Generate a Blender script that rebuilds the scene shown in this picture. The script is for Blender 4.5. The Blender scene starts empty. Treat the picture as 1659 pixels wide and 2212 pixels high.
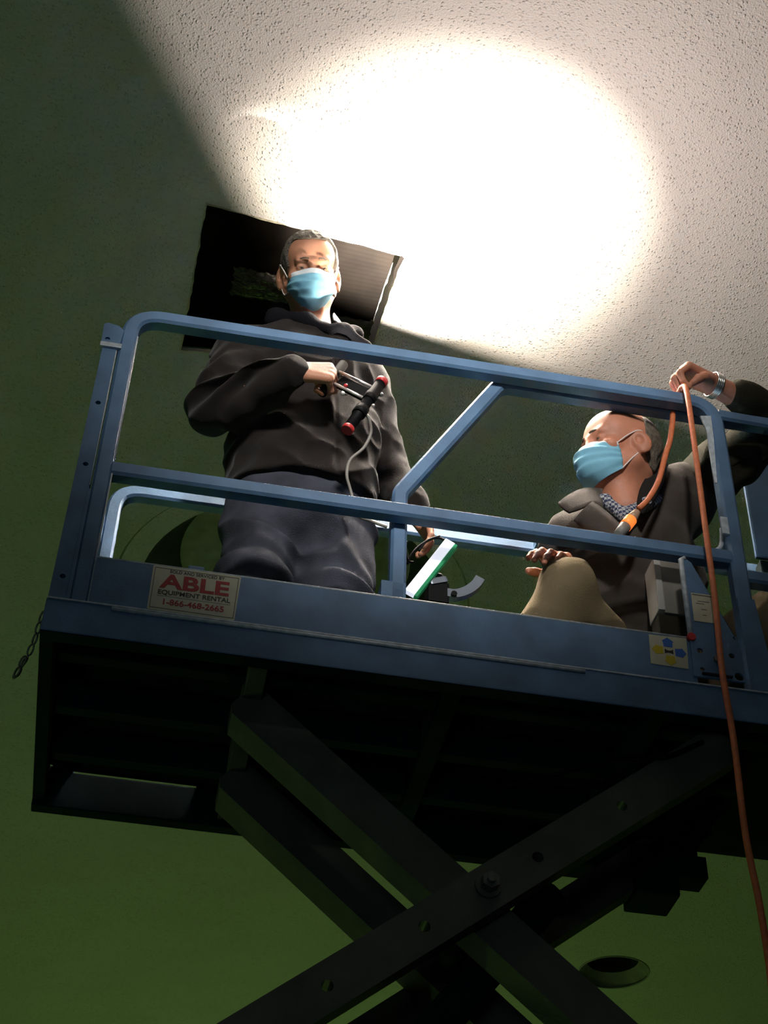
import bpy, bmesh, math, random
import numpy as np
from mathutils import Vector, Matrix

scene = bpy.context.scene
COL = scene.collection
random.seed(4)
RNG = np.random.default_rng(7)

# ------------------------------------------------------------------ camera
cam_d = bpy.data.cameras.new('camera')
cam = bpy.data.objects.new('camera', cam_d)
COL.objects.link(cam)
CR = Vector((0.982730202, -0.183291241, 0.02541005))
CU = Vector((-0.140841005, -0.651824504, 0.74517691))
CF = Vector((0.120021504, 0.735886633, 0.666382549))
CP = Vector((0.198823445, -3.051627355, -2.343173473))
m = Matrix.Identity(4)
for i in range(3):
    m[i][0], m[i][1], m[i][2], m[i][3] = CR[i], CU[i], -CF[i], CP[i]
cam.matrix_world = m
cam_d.sensor_fit = 'HORIZONTAL'
cam_d.sensor_width = 36.0
cam_d.lens = 3500.564 / 1659.0 * 36.0
cam_d.clip_start = 0.05
cam_d.clip_end = 100
scene.camera = cam

# ------------------------------------------------------------------ light
scene.view_settings.view_transform = 'Standard'
scene.view_settings.look = 'None'
scene.view_settings.gamma = 1.0
scene.view_settings.use_curve_mapping = False
scene.view_settings.exposure = 0.0
scene.cycles.use_denoising = True
scene.cycles.max_bounces = 8
scene.cycles.sample_clamp_indirect = 40.0
scene.cycles.caustics_reflective = False
scene.cycles.caustics_refractive = False

W = bpy.data.worlds.new('room_air')
scene.world = W
W.use_nodes = True
W.node_tree.nodes['Background'].inputs[0].default_value = (0.55, 1.0, 0.34, 1)
W.node_tree.nodes['Background'].inputs[1].default_value = 0.004

LAMP = Vector((1.12, 0.105, 1.122))        # the clamp lamp hooked behind the top rail
CEIL = 2.2


def spot(name, loc, target, power, deg, blend, colour, radius):
    d = bpy.data.lights.new(name, 'SPOT')
    d.energy, d.spot_size, d.spot_blend, d.color = power, math.radians(deg), blend, colour
    d.shadow_soft_size = radius
    o = bpy.data.objects.new(name, d)
    COL.objects.link(o)
    o.location = loc
    o.rotation_euler = (Vector(target) - Vector(loc)).to_track_quat('-Z', 'Y').to_euler()
    return o


BAR = Vector((0.905, 0.150, 0.510))
spot('light_bar_beam', BAR, (0.535, 0.20, 1.600), 240, 12.5, 0.9, (1.0, 0.90, 0.76), 0.012)
# unseen fill spot added high behind the camera to brighten the rail fronts
spot('front_fill_spot', (0.3, -4.6, 1.80), (0.80, 0.05, 1.06), 1050, 25, 1.0, (1.0, 0.96, 0.92), 0.28)
WARM = (1.0, 0.93, 0.82)
spot('clamp_lamp_core', LAMP, (0.95, 0.40, CEIL), 13000, 50, 1.0, WARM, 0.001)
spot('clamp_lamp_mid', LAMP, (0.97, 0.38, CEIL), 420, 78, 1.0, (1.0, 0.90, 0.70), 0.001)
spot('clamp_lamp_flood', LAMP, (1.05, 0.2, CEIL), 74, 165, 0.35, (1.0, 0.86, 0.79), 0.001)


def area(name, loc, target, power, size, colour):
    d = bpy.data.lights.new(name, 'AREA')
    d.energy, d.shape, d.size, d.color = power, 'DISK', size, colour
    o = bpy.data.objects.new(name, d)
    COL.objects.link(o)
    o.location = loc
    o.rotation_euler = (Vector(target) - Vector(loc)).to_track_quat('-Z', 'Y').to_euler()
    return o


# unseen dim fill added far behind the camera to lift the lift's front
area('front_fill', (-1.0, -5.6, -2.2), (0.8, 0.0, -0.2), 10, 1.5, (0.62, 0.86, 1.0))
area('green_wash', (1.5, 9.0, -3.6), (0.9, 5.0, CEIL), 46, 1.2, (0.50, 1.0, 0.20))  # both green washes are unseen lamps added to lift the dark ceiling
area('green_wash_near', (-3.5, 2.0, -3.6), (-1.5, 2.0, CEIL), 16, 1.2, (0.58, 1.0, 0.36))


# ------------------------------------------------------------------ materials
def mat(name, col, rough=0.5, metal=0.0, var=0.0, vscale=20.0, bump=0.0, bscale=200.0, col2=None, spec=0.5, emit=None, estr=0.0, sheen=0.0, vmin=0.35, vmax=0.7):
    mt = bpy.data.materials.new(name)
    mt.use_nodes = True
    nt = mt.node_tree
    b = nt.nodes['Principled BSDF']
    b.inputs['Base Color'].default_value = (*col, 1)
    b.inputs['Roughness'].default_value = rough
    b.inputs['Metallic'].default_value = metal
    b.inputs['Specular IOR Level'].default_value = spec
    if sheen:
        b.inputs['Sheen Weight'].default_value = sheen
    tc = nt.nodes.new('ShaderNodeTexCoord')
    if var or col2:
        n = nt.nodes.new('ShaderNodeTexNoise')
        n.inputs['Scale'].default_value = vscale
        n.inputs['Detail'].default_value = 6
        nt.links.new(tc.outputs['Object'], n.inputs['Vector'])
        r = nt.nodes.new('ShaderNodeValToRGB')
        c2 = col2 or tuple(max(0, c * (1 - var)) for c in col)
        r.color_ramp.elements[0].position = vmin
        r.color_ramp.elements[1].position = vmax
        r.color_ramp.elements[0].color = (*c2, 1)
        r.color_ramp.elements[1].color = (*col, 1)
        nt.links.new(n.outputs['Fac'], r.inputs['Fac'])
        nt.links.new(r.outputs['Color'], b.inputs['Base Color'])
    if bump:
        n2 = nt.nodes.new('ShaderNodeTexNoise')
        n2.inputs['Scale'].default_value = bscale
        n2.inputs['Detail'].default_value = 4
        nt.links.new(tc.outputs['Object'], n2.inputs['Vector'])
        bp = nt.nodes.new('ShaderNodeBump')
        bp.inputs['Strength'].default_value = 1.0
        bp.inputs['Distance'].default_value = bump
        nt.links.new(n2.outputs['Fac'], bp.inputs['Height'])
        nt.links.new(bp.outputs['Normal'], b.inputs['Normal'])
    if emit:
        b.inputs['Emission Color'].default_value = (*emit, 1)
        b.inputs['Emission Strength'].default_value = estr
    return mt


def ceiling_mat():
    mt = mat('ceiling_plaster', (0.60, 0.57, 0.54), rough=0.95, spec=0.1)
    nt = mt.node_tree
    b = nt.nodes['Principled BSDF']
    tc = nt.nodes.new('ShaderNodeTexCoord')
    n = nt.nodes.new('ShaderNodeTexVoronoi')
    n.inputs['Scale'].default_value = 86
    nb = nt.nodes.new('ShaderNodeTexNoise')
    nb.inputs['Scale'].default_value = 170
    nb.inputs['Detail'].default_value = 3
    n3 = nt.nodes.new('ShaderNodeTexNoise')
    n3.inputs['Scale'].default_value = 3
    wp = nt.nodes.new('ShaderNodeTexNoise')
    wp.inputs['Scale'].default_value = 60
    ad = nt.nodes.new('ShaderNodeMixRGB')
    ad.blend_type = 'ADD'
    ad.inputs['Fac'].default_value = 0.012
    nt.links.new(tc.outputs['Object'], wp.inputs['Vector'])
    nt.links.new(tc.outputs['Object'], ad.inputs['Color1'])
    nt.links.new(wp.outputs['Color'], ad.inputs['Color2'])
    nt.links.new(ad.outputs['Color'], n.inputs['Vector'])
    for q in (nb, n3):
        nt.links.new(tc.outputs['Object'], q.inputs['Vector'])
    r = nt.nodes.new('ShaderNodeMapRange')
    r.interpolation_type = 'SMOOTHSTEP'
    r.inputs['From Min'].default_value = 0.50
    r.inputs['From Max'].default_value = 0.10
    nt.links.new(n.outputs['Distance'], r.inputs['Value'])
    sp = nt.nodes.new('ShaderNodeSeparateColor')
    nt.links.new(n.outputs['Color'], sp.inputs['Color'])
    m0 = nt.nodes.new('ShaderNodeMath')
    m0.operation = 'MULTIPLY'
    nt.links.new(r.outputs['Result'], m0.inputs[0])
    nt.links.new(sp.outputs['Red'], m0.inputs[1])
    mx = nt.nodes.new('ShaderNodeMath')
    mx.operation = 'MULTIPLY_ADD'
    mx.inputs[1].default_value = 1.15
    nt.links.new(nb.outputs['Fac'], mx.inputs[0])
    nt.links.new(m0.outputs[0], mx.inputs[2])
    bp = nt.nodes.new('ShaderNodeBump')
    bp.inputs['Distance'].default_value = 0.0040
    bp.inputs['Strength'].default_value = 1.0
    nt.links.new(mx.outputs[0], bp.inputs['Height'])
    nt.links.new(bp.outputs['Normal'], b.inputs['Normal'])
    r2 = nt.nodes.new('ShaderNodeValToRGB')
    r2.color_ramp.elements[0].color = (0.56, 0.525, 0.505, 1)
    r2.color_ramp.elements[1].color = (0.64, 0.605, 0.585, 1)
    nt.links.new(n3.outputs['Fac'], r2.inputs['Fac'])
    nt.links.new(r2.outputs['Color'], b.inputs['Base Color'])
    return mt


def plaid_mat():
    mt = mat('plaid_shirt', (0.35, 0.36, 0.42), rough=0.85)
    nt = mt.node_tree
    b = nt.nodes['Principled BSDF']
    tc = nt.nodes.new('ShaderNodeTexCoord')
    ch = nt.nodes.new('ShaderNodeTexChecker')
    ch.inputs['Scale'].default_value = 120
    ch.inputs['Color1'].default_value = (0.40, 0.40, 0.42, 1)
    ch.inputs['Color2'].default_value = (0.03, 0.04, 0.09, 1)
    nt.links.new(tc.outputs['Object'], ch.inputs['Vector'])
    nt.links.new(ch.outputs['Color'], b.inputs['Base Color'])
    return mt


M = dict(
    ceiling=ceiling_mat(),
    jamb=mat('cut_board_edge', (0.55, 0.50, 0.38), 0.9, var=0.4, vscale=30, bump=0.003, bscale=60),
    blue=mat('blue_paint', (0.125, 0.245, 0.42), 0.5, var=0.35, vscale=9, bump=0.0006, bscale=160),
    navy=mat('navy_panel', (0.025, 0.075, 0.15), 0.5, var=0.3, vscale=8),
    weld=mat('pale_blue_edge', (0.62, 0.70, 0.76), 0.4, var=0.35, vscale=60),
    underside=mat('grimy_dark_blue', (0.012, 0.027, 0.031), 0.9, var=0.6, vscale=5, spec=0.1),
    arm=mat('grimy_grey_paint', (0.12, 0.125, 0.095), 0.6, var=0.35, vscale=8, bump=0.0008, bscale=90),
    steel=mat('dull_steel', (0.28, 0.29, 0.27), 0.45, 0.7, var=0.4, vscale=40),
    hole=mat('hole_dark', (0.004, 0.004, 0.004), 0.9),
    sticker=mat('cream_vinyl', (0.62, 0.60, 0.44), 0.55, var=0.15, vscale=25),
    red_ink=mat('red_ink', (0.42, 0.02, 0.02), 0.5, var=0.3, vscale=80),
    black_ink=mat('black_ink', (0.012, 0.012, 0.012), 0.5),
    grey_ink=mat('grey_ink', (0.12, 0.12, 0.10), 0.5),
    blue_ink=mat('blue_ink', (0.02, 0.13, 0.48), 0.5),
    yellow_ink=mat('yellow_ink', (0.60, 0.46, 0.01), 0.5),
    black=mat('black_plastic', (0.0045, 0.0045, 0.005), 0.6, spec=0.15),
    red=mat('red_plastic', (0.55, 0.03, 0.03), 0.4),
    chrome=mat('bright_rod', (0.75, 0.70, 0.66), 0.3, 0.6),
    foil=mat('black_film', (0.035, 0.028, 0.020), 0.42, bump=0.0035, bscale=22, spec=0.35),
    board=mat('black_corrugated_board', (0.0028, 0.0020, 0.0015), 0.85, var=0.5, vscale=7, spec=0.03),
    grey_box=mat('grey_enclosure', (0.24, 0.23, 0.19), 0.6, var=0.2, vscale=15),
    grey_edge=mat('pale_grey_edge', (0.42, 0.41, 0.38), 0.6),
    orange=mat('orange_cord', (0.78, 0.22, 0.085), 0.5, var=0.25, vscale=60),
    cable=mat('grey_cable', (0.27, 0.25, 0.22), 0.5),
    plug=mat('clear_plug', (0.62, 0.40, 0.26), 0.4, var=0.3, vscale=70),
    glow=mat('plug_glow', (0.9, 0.3, 0.05), 0.4, emit=(1.0, 0.22, 0.04), estr=0.9),
    lens=mat('lit_lamp_face', (0.9, 0.9, 0.95), 0.4, emit=(0.86, 0.88, 1.0), estr=0.80),
    glass_edge=mat('green_glass_edge', (0.05, 0.40, 0.17), 0.15, var=0.3, vscale=50, emit=(0.05, 0.5, 0.2), estr=0.12),
    clamp=mat('grey_clamp', (0.20, 0.23, 0.27), 0.4, 0.5),
    skin=mat('skin', (0.56, 0.255, 0.15), 0.55, var=0.16, vscale=26, bump=0.0006, bscale=350),
    skin2=mat('ruddy_skin', (0.60, 0.245, 0.145), 0.55, var=0.2, vscale=22, bump=0.0006, bscale=350),
    hair=mat('grey_hair', (0.17, 0.145, 0.115), 0.8, var=0.6, vscale=90, bump=0.004, bscale=260),
    hair2=mat('thin_grey_hair', (0.20, 0.165, 0.12), 0.8, var=0.5, vscale=90, bump=0.003, bscale=260),
    brow=mat('grey_brow', (0.16, 0.11, 0.08), 0.9, var=0.4, vscale=200),
    eye=mat('eye', (0.20, 0.15, 0.12), 0.2, var=0.3, vscale=200),
    iris=mat('iris', (0.03, 0.02, 0.015), 0.2),
    mask=mat('mask_blue', (0.22, 0.52, 0.68), 0.8, var=0.12, vscale=18, bump=0.0006, bscale=300),
    mask_band=mat('mask_white', (0.72, 0.79, 0.82), 0.8),
    loop=mat('ear_loop', (0.78, 0.70, 0.66), 0.8),
    jacket=mat('black_fleece', (0.018, 0.0145, 0.0132), 0.95, var=0.3, vscale=14, bump=0.0012, bscale=420, spec=0.1, sheen=0.12),
    collar=mat('black_collar', (0.006, 0.006, 0.008), 0.95, bump=0.0015, bscale=250, spec=0.1),
    jacket2=mat('grey_fleece', (0.075, 0.062, 0.052), 0.95, var=0.3, vscale=14, bump=0.0012, bscale=420, spec=0.1, sheen=0.12),
    lining2=mat('dark_collar_lining', (0.020, 0.018, 0.017), 0.95, bump=0.001, bscale=220, spec=0.1),
    olive=mat('olive_sleeve', (0.040, 0.037, 0.024), 0.95, var=0.3, vscale=14, bump=0.002, bscale=220, spec=0.1),
    jeans=mat('dark_denim', (0.062, 0.067, 0.088), 0.85, var=0.55, vscale=9, bump=0.0015, bscale=300, spec=0.2),
    khaki=mat('khaki_twill', (0.27, 0.21, 0.12), 0.9, var=0.25, vscale=10, bump=0.001, bscale=300, spec=0.1),
    shirt=mat('white_shirt', (0.55, 0.52, 0.55), 0.85),
    plaid=plaid_mat(),
    shoe=mat('dark_shoe', (0.03, 0.025, 0.02), 0.6),
    zip=mat('zip_metal', (0.8, 0.78, 0.74), 0.25, 0.9),
    gold=mat('gold_ring', (0.85, 0.62, 0.25), 0.25, 0.9),
    watch=mat('watch_steel', (0.65, 0.65, 0.62), 0.25, 0.9),
    floor=mat('dark_carpet', (0.025, 0.025, 0.025), 0.95, var=0.4, vscale=30),
    wall=mat('wall_paint', (0.10, 0.11, 0.09), 0.9, var=0.1, vscale=3),
    tyre=mat('grey_tyre', (0.08, 0.08, 0.08), 0.8),
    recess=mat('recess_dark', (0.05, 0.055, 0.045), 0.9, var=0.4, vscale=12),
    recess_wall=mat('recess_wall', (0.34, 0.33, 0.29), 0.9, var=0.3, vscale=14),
)


# ------------------------------------------------------------------ helpers
def link(name, me, material, parent=None, smooth=False):
    if smooth:
        me.polygons.foreach_set('use_smooth', [True] * len(me.polygons))
    o = bpy.data.objects.new(name, me)
    COL.objects.link(o)
    if material:
        me.materials.append(material)
    if parent:
        o.parent = parent
        o.matrix_parent_inverse = Matrix.Translation(parent.location).inverted()
    return o


def from_bm(name, bm, material, parent=None, smooth=False):
    bmesh.ops.recalc_face_normals(bm, faces=bm.faces[:])
    me = bpy.data.meshes.new(name)
    bm.to_mesh(me)
    bm.free()
    return link(name, me, material, parent, smooth)


def empty(name, loc, label, cat, group=None):
    o = bpy.data.objects.new(name, None)
    COL.objects.link(o)
    o.location = loc
    tag(o, label, cat, group)
    return o


def tag(o, label, cat, group=None):
    o['label'] = label
    o['category'] = cat
    if group:
        o['group'] = group
    return o


def structure(o):
    o['kind'] = 'structure'
    return o


def add_box(bm, x0, x1, y0, y1, z0, z1, bev=0.0):
    r = bmesh.ops.create_cube(bm, size=1.0, matrix=Matrix.Translation(((x0 + x1) / 2, (y0 + y1) / 2, (z0 + z1) / 2)) @ Matrix.Diagonal((x1 - x0, y1 - y0, z1 - z0, 1)))
    if bev:
        es = list({e for v in r['verts'] for e in v.link_edges})
        bmesh.ops.bevel(bm, geom=es, offset=bev, segments=2, affect='EDGES', profile=0.7)


def box(name, b, material, parent=None, bev=0.003):
    bm = bmesh.new()
    add_box(bm, *b, bev=bev)
    return from_bm(name, bm, material, parent)


def add_cyl(bm, a, b, r1, r2=None, seg=16, caps=True):
    a, b = Vector(a), Vector(b)
    d = b - a
    q = d.to_track_quat('Z', 'Y').to_matrix().to_4x4()
    bmesh.ops.create_cone(bm, cap_ends=caps, segments=seg, radius1=r1, radius2=r1 if r2 is None else r2, depth=d.length,
                          matrix=Matrix.Translation((a + b) / 2) @ q)


def cyl(name, a, b, r1, material, parent=None, r2=None, seg=16, smooth=True):
    bm = bmesh.new()
    add_cyl(bm, a, b, r1, r2, seg)
    o = from_bm(name, bm, material, parent)
    if smooth:
        for p in o.data.polygons:
            p.use_smooth = len(p.vertices) == 4
    return o


def catmull(pts, n=8):
    P = [Vector(p) for p in pts]
    P = [P[0] * 2 - P[1]] + P + [P[-1] * 2 - P[-2]]
    out = []
    for i in range(1, len(P) - 2):
        for j in range(n):
            t = j / n
            a, b, c, d = P[i - 1], P[i], P[i + 1], P[i + 2]
            out.append(0.5 * ((2 * b) + (c - a) * t + (2 * a - 5 * b + 4 * c - d) * t * t + (3 * b - a - 3 * c + d) * t ** 3))
    out.append(P[-2])
    return out


def sweep(bm, path, prof, up=Vector((0, 1, 0)), closed_ends=True):
    """sweep a 2-D profile (list of (a, b)) along a path; b runs along the fixed axis `up` made square to the path"""
    n = len(path)
    rings = []
    for i, p in enumerate(path):
        t = (path[min(i + 1, n - 1)] - path[max(i - 1, 0)]).normalized()
        u = (up - t * up.dot(t))
        if u.length < 1e-4:
            u = Vector((1, 0, 0)) - t * t.x
        u.normalize()
        s = t.cross(u)
        rings.append([bm.verts.new(p + s * a + u * b) for a, b in prof])
    k = len(prof)
    for i in range(n - 1):
        for j in range(k):
            bm.faces.new((rings[i][j], rings[i][(j + 1) % k], rings[i + 1][(j + 1) % k], rings[i + 1][j]))
    if closed_ends:
        bm.faces.new(rings[0][::-1])
        bm.faces.new(rings[-1])


def circle(r, n=10):
    return [(r * math.cos(2 * math.pi * i / n), r * math.sin(2 * math.pi * i / n)) for i in range(n)]


def squircle(w, c=0.007):
    h = w / 2
    return [(-h + c, -h), (h - c, -h), (h, -h + c), (h, h - c), (h - c, h), (-h + c, h), (-h, h - c), (-h, -h + c)]


def fillet(pts, rad, n=8):
    P = [Vector(p) for p in pts]
    out = [P[0]]
    for i in range(1, len(P) - 1):
        a, b, c = P[i - 1], P[i], P[i + 1]
        d1, d2 = (a - b).normalized(), (c - b).normalized()
        ang = d1.angle(d2)
        t = min(rad / math.tan(ang / 2), (a - b).length * 0.49, (c - b).length * 0.49)
        s, e = b + d1 * t, b + d2 * t
        for j in range(n + 1):
            u = j / n
            out.append(s * (1 - u) ** 2 + b * (2 * u * (1 - u) * 1.0) + e * u * u)
    out.append(P[-1])
    return out


def tube(name, pts, r, material, parent=None, smooth_path=True, seg=8, n=8):
    bm = bmesh.new()
    path = catmull(pts, n) if smooth_path else [Vector(p) for p in pts]
    sweep(bm, path, circle(r, seg))
    return from_bm(name, bm, material, parent, smooth=True)


def square_tube(name, pts, rad, material, parent=None, w=0.044, n=8):
    bm = bmesh.new()
    sweep(bm, fillet(pts, rad, n), squircle(w))
    return from_bm(name, bm, material, parent)


def prism(name, outline, holes, a0, a1, material, parent=None, axis='y', xf=None):
    """plate: 2-D outline with round holes [(x, z, r)], extruded along y (or z); the holes go right through"""
    bm = bmesh.new()
    loops = [[tuple(p) for p in outline]]
    for (hx, hz, hr) in holes:
        loops.append([(hx + hr * math.cos(-2 * math.pi * i / 14), hz + hr * math.sin(-2 * math.pi * i / 14)) for i in range(14)])

    def P(q, a):
        v = Vector((q[0], a, q[1])) if axis == 'y' else Vector((q[0], q[1], a))
        return xf @ v if xf else v
    for a in (a0, a1):
        edges = []
        for lp in loops:
            vs = [bm.verts.new(P(q, a)) for q in lp]
            edges += [bm.edges.new((vs[i], vs[(i + 1) % len(vs)])) for i in range(len(vs))]
        bmesh.ops.triangle_fill(bm, use_beauty=True, use_dissolve=False, edges=edges)
    for lp in loops:
        f = [bm.verts.new(P(q, a0)) for q in lp]
        g = [bm.verts.new(P(q, a1)) for q in lp]
        for i in range(len(lp)):
            j = (i + 1) % len(lp)
            bm.faces.new((f[i], f[j], g[j], g[i]))
    bmesh.ops.remove_doubles(bm, verts=bm.verts[:], dist=1e-6)
    return from_bm(name, bm, material, parent)


def patch(name, rows, material, parent=None, thick=0.004, sub=2):
    bm = bmesh.new()
    g = [[bm.verts.new(p) for p in r] for r in rows]
    for i in range(len(g) - 1):
        for j in range(len(g[0]) - 1):
            bm.faces.new((g[i][j], g[i][j + 1], g[i + 1][j + 1], g[i + 1][j]))
    cr = bm.edges.layers.float.new('crease_edge')
    for e in bm.edges:
        if len(e.link_faces) == 1:
            e[cr] = 1.0
    o = from_bm(name, bm, material, parent, smooth=True)
    if sub:
        b = o.modifiers.new('round', 'SUBSURF')
        b.levels = b.render_levels = sub
    if thick:
        s = o.modifiers.new('thickness', 'SOLIDIFY')
        s.thickness = thick
        s.offset = 0
    return o


def text(name, body, x, z, size, material, parent, y, xs=1.0, weight=0.0, align='LEFT', rot=0.0):
    c = bpy.data.curves.new(name, 'FONT')
    c.body = body
    c.size = size
    c.offset = weight
    c.align_x = align
    c.extrude = 0.0002
    tmp = bpy.data.objects.new(name, c)
    me = bpy.data.meshes.new_from_object(tmp)
    bpy.data.objects.remove(tmp)
    o = bpy.data.objects.new(name, me)
    COL.objects.link(o)
    me.materials.clear()
    me.materials.append(material)
    o.parent = parent
    o.matrix_parent_inverse = Matrix.Translation(parent.location).inverted()
    o.location = (x, y, z)
    o.rotation_euler = (math.pi / 2, rot, 0)
    o.scale = (xs, 1, 1)
    return o


# ------------------------------------------------------------------ implicit surfaces for bodies and clothes
_LAT = RNG.random((32, 32, 32)).astype(np.float32)


def vnoise(x, y, z):
    xi, yi, zi = np.floor(x).astype(int), np.floor(y).astype(int), np.floor(z).astype(int)
    fx, fy, fz = x - xi, y - yi, z - zi
    fx, fy, fz = (f * f * (3 - 2 * f) for f in (fx, fy, fz))
    out = 0
    for dx in (0, 1):
        for dy in (0, 1):
            for dz in (0, 1):
                out = out + _LAT[(xi + dx) & 31, (yi + dy) & 31, (zi + dz) & 31] * (fx if dx else 1 - fx) * (fy if dy else 1 - fy) * (fz if dz else 1 - fz)
    return out


def smin(a, b, k):
    h = np.maximum(k - np.abs(a - b), 0) / k
    return np.minimum(a, b) - h * h * k * 0.25


def smax(a, b, k):
    return -smin(-a, -b, k)


def s_ell(x, y, z, c, r):
    px, py, pz = x - c[0], y - c[1], z - c[2]
    k0 = np.sqrt((px / r[0]) ** 2 + (py / r[1]) ** 2 + (pz / r[2]) ** 2)
    k1 = np.sqrt((px / r[0] ** 2) ** 2 + (py / r[1] ** 2) ** 2 + (pz / r[2] ** 2) ** 2) + 1e-9
    return k0 * (k0 - 1) / k1


def s_cap(x, y, z, a, b, ra, rb, sc=(1, 1, 1)):
    a = [a[i] / sc[i] for i in range(3)]
    b = [b[i] / sc[i] for i in range(3)]
    bx, by, bz = b[0] - a[0], b[1] - a[1], b[2] - a[2]
    px, py, pz = x / sc[0] - a[0], y / sc[1] - a[1], z / sc[2] - a[2]
    L = bx * bx + by * by + bz * bz + 1e-12
    t = np.clip((px * bx + py * by + pz * bz) / L, 0, 1)
    return (np.sqrt((px - t * bx) ** 2 + (py - t * by) ** 2 + (pz - t * bz) ** 2) - (ra + (rb - ra) * t)) * min(sc)


class Field:
    def __init__(s, lo, hi, h):
        s.h, s.lo = h, np.array(lo, float)
        n = np.ceil((np.array(hi, float) - s.lo) / h).astype(int) + 1
        s.F = np.full(n, 1.0, np.float32)
        s.ax = [(s.lo[i] + h * np.arange(n[i])).astype(np.float32) for i in range(3)]

    def sub(s, lo, hi):
        sl = []
        for i in range(3):
            a = int(max(0, math.floor((lo[i] - s.lo[i]) / s.h)))
            b = int(min(s.F.shape[i], math.ceil((hi[i] - s.lo[i]) / s.h) + 1))
            if b <= a:
                return None
            sl.append(slice(a, b))
        return tuple(sl)

    def put(s, lo, hi, f, k=0.02, op='u'):
        m = k + 3 * s.h
        sl = s.sub([q - m for q in lo], [q + m for q in hi])
        if sl is None:
            return
        X, Y, Z = s.ax[0][sl[0]][:, None, None], s.ax[1][sl[1]][None, :, None], s.ax[2][sl[2]][None, None, :]
        d = f(X, Y, Z).astype(np.float32)
        A = s.F[sl]
        s.F[sl] = smin(A, d, k) if op == 'u' else smax(A, -d, k)

    def cap(s, a, b, ra, rb=None, k=0.02, sc=(1, 1, 1), op='u'):
        rb = ra if rb is None else rb
        R = max(ra, rb)
        lo = [min(a[i], b[i]) - R * sc[i] for i in range(3)]
        hi = [max(a[i], b[i]) + R * sc[i] for i in range(3)]
        s.put(lo, hi, lambda x, y, z: s_cap(x, y, z, a, b, ra, rb, sc), k, op)

    def chain(s, pts, k=0.02, sc=(1, 1, 1), op='u'):
        for (p, r), (q, t) in zip(pts[:-1], pts[1:]):
            s.cap(p, q, r, t, k, sc, op)

    def ell(s, c, r, k=0.02, op='u', R=None):
        m = max(r)
        if R is None:
            s.put([c[i] - r[i] for i in range(3)], [c[i] + r[i] for i in range(3)], lambda x, y, z: s_ell(x, y, z, c, r), k, op)
        else:
            def f(x, y, z):
                l = [R[0][i] * (x - c[0]) + R[1][i] * (y - c[1]) + R[2][i] * (z - c[2]) for i in range(3)]
                return s_ell(l[0], l[1], l[2], (0, 0, 0), r)
            s.put([q - m for q in c], [q + m for q in c], f, k, op)

    def wrinkle(s, fn, band=0.03):
        idx = np.nonzero(np.abs(s.F) < band)
        x, y, z = (s.ax[i][idx[i]] for i in range(3))
        s.F[idx] += fn(x, y, z).astype(np.float32)

    def mesh(s):
        F = s.F
        I = F < 0
        nx, ny, nz = F.shape
        c = np.zeros((nx - 1, ny - 1, nz - 1), np.uint8)
        for dx in (0, 1):
            for dy in (0, 1):
                for dz in (0, 1):
                    c += I[dx:nx - 1 + dx, dy:ny - 1 + dy, dz:nz - 1 + dz]
        act = np.nonzero((c > 0) & (c < 8))
        idx = np.full(c.shape, -1, np.int32)
        N = len(act[0])
        idx[act] = np.arange(N)
        acc = np.zeros((N, 3))
        cnt = np.zeros(N)
        base = np.stack(act, 1)
        cor = [(a, b, d) for a in (0, 1) for b in (0, 1) for d in (0, 1)]
        val = {q: F[base[:, 0] + q[0], base[:, 1] + q[1], base[:, 2] + q[2]] for q in cor}
        for q in cor:
            for ax in range(3):
                if q[ax] == 0:
                    p = list(q)
                    p[ax] = 1
                    v0, v1 = val[q], val[tuple(p)]
                    mk = (v0 < 0) != (v1 < 0)
                    t = np.zeros(N)
                    t[mk] = v0[mk] / (v0[mk] - v1[mk])
                    pt = np.array(q, float)[None, :].repeat(N, 0)
                    pt[:, ax] += t
                    acc[mk] += pt[mk]
                    cnt[mk] += 1
        V = s.lo + (base + acc / cnt[:, None]) * s.h
        quads = []
        for ax in range(3):
            u, w = (ax + 1) % 3, (ax + 2) % 3
            sl0, sl1 = [slice(None)] * 3, [slice(None)] * 3
            sl0[ax], sl1[ax] = slice(0, F.shape[ax] - 1), slice(1, F.shape[ax])
            A, B = I[tuple(sl0)], I[tuple(sl1)]
            e = np.stack(np.nonzero(A != B), 1)
            ok = (e[:, u] > 0) & (e[:, w] > 0) & (e[:, u] < F.shape[u] - 1) & (e[:, w] < F.shape[w] - 1)
            e = e[ok]
            ins = A[tuple(e.T)]
            def cell(du, dw):
                q = e.copy()
                q[:, u] -= du
                q[:, w] -= dw
                return idx[tuple(q.T)]
            Q = np.stack([cell(1, 1), cell(0, 1), cell(0, 0), cell(1, 0)], 1)
            Q[~ins] = Q[~ins][:, ::-1]
            quads.append(Q)
        return V, np.concatenate(quads)

    def build(s, name, material, parent=None, relax=0):
        V, Q = s.mesh()
        for _ in range(relax):
            acc = np.zeros_like(V)
            n = np.zeros(len(V))
            for a, b in ((0, 1), (1, 2), (2, 3), (3, 0)):
                np.add.at(acc, Q[:, a], V[Q[:, b]])
                np.add.at(acc, Q[:, b], V[Q[:, a]])
                np.add.at(n, Q[:, a], 1)
                np.add.at(n, Q[:, b], 1)
            V = V * 0.5 + 0.5 * acc / n[:, None]
        if parent is not None:
            off = np.array(parent.location)
        me = bpy.data.meshes.new(name)
        me.vertices.add(len(V))
        me.vertices.foreach_set('co', V.astype(np.float32).ravel())
        me.loops.add(Q.size)
        me.loops.foreach_set('vertex_index', Q.astype(np.int32).ravel())
        me.polygons.add(len(Q))
        me.polygons.foreach_set('loop_start', np.arange(0, Q.size, 4, dtype=np.int32))
        me.update(calc_edges=True)
        me.validate()
        return link(name, me, material, parent, smooth=True)


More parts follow.
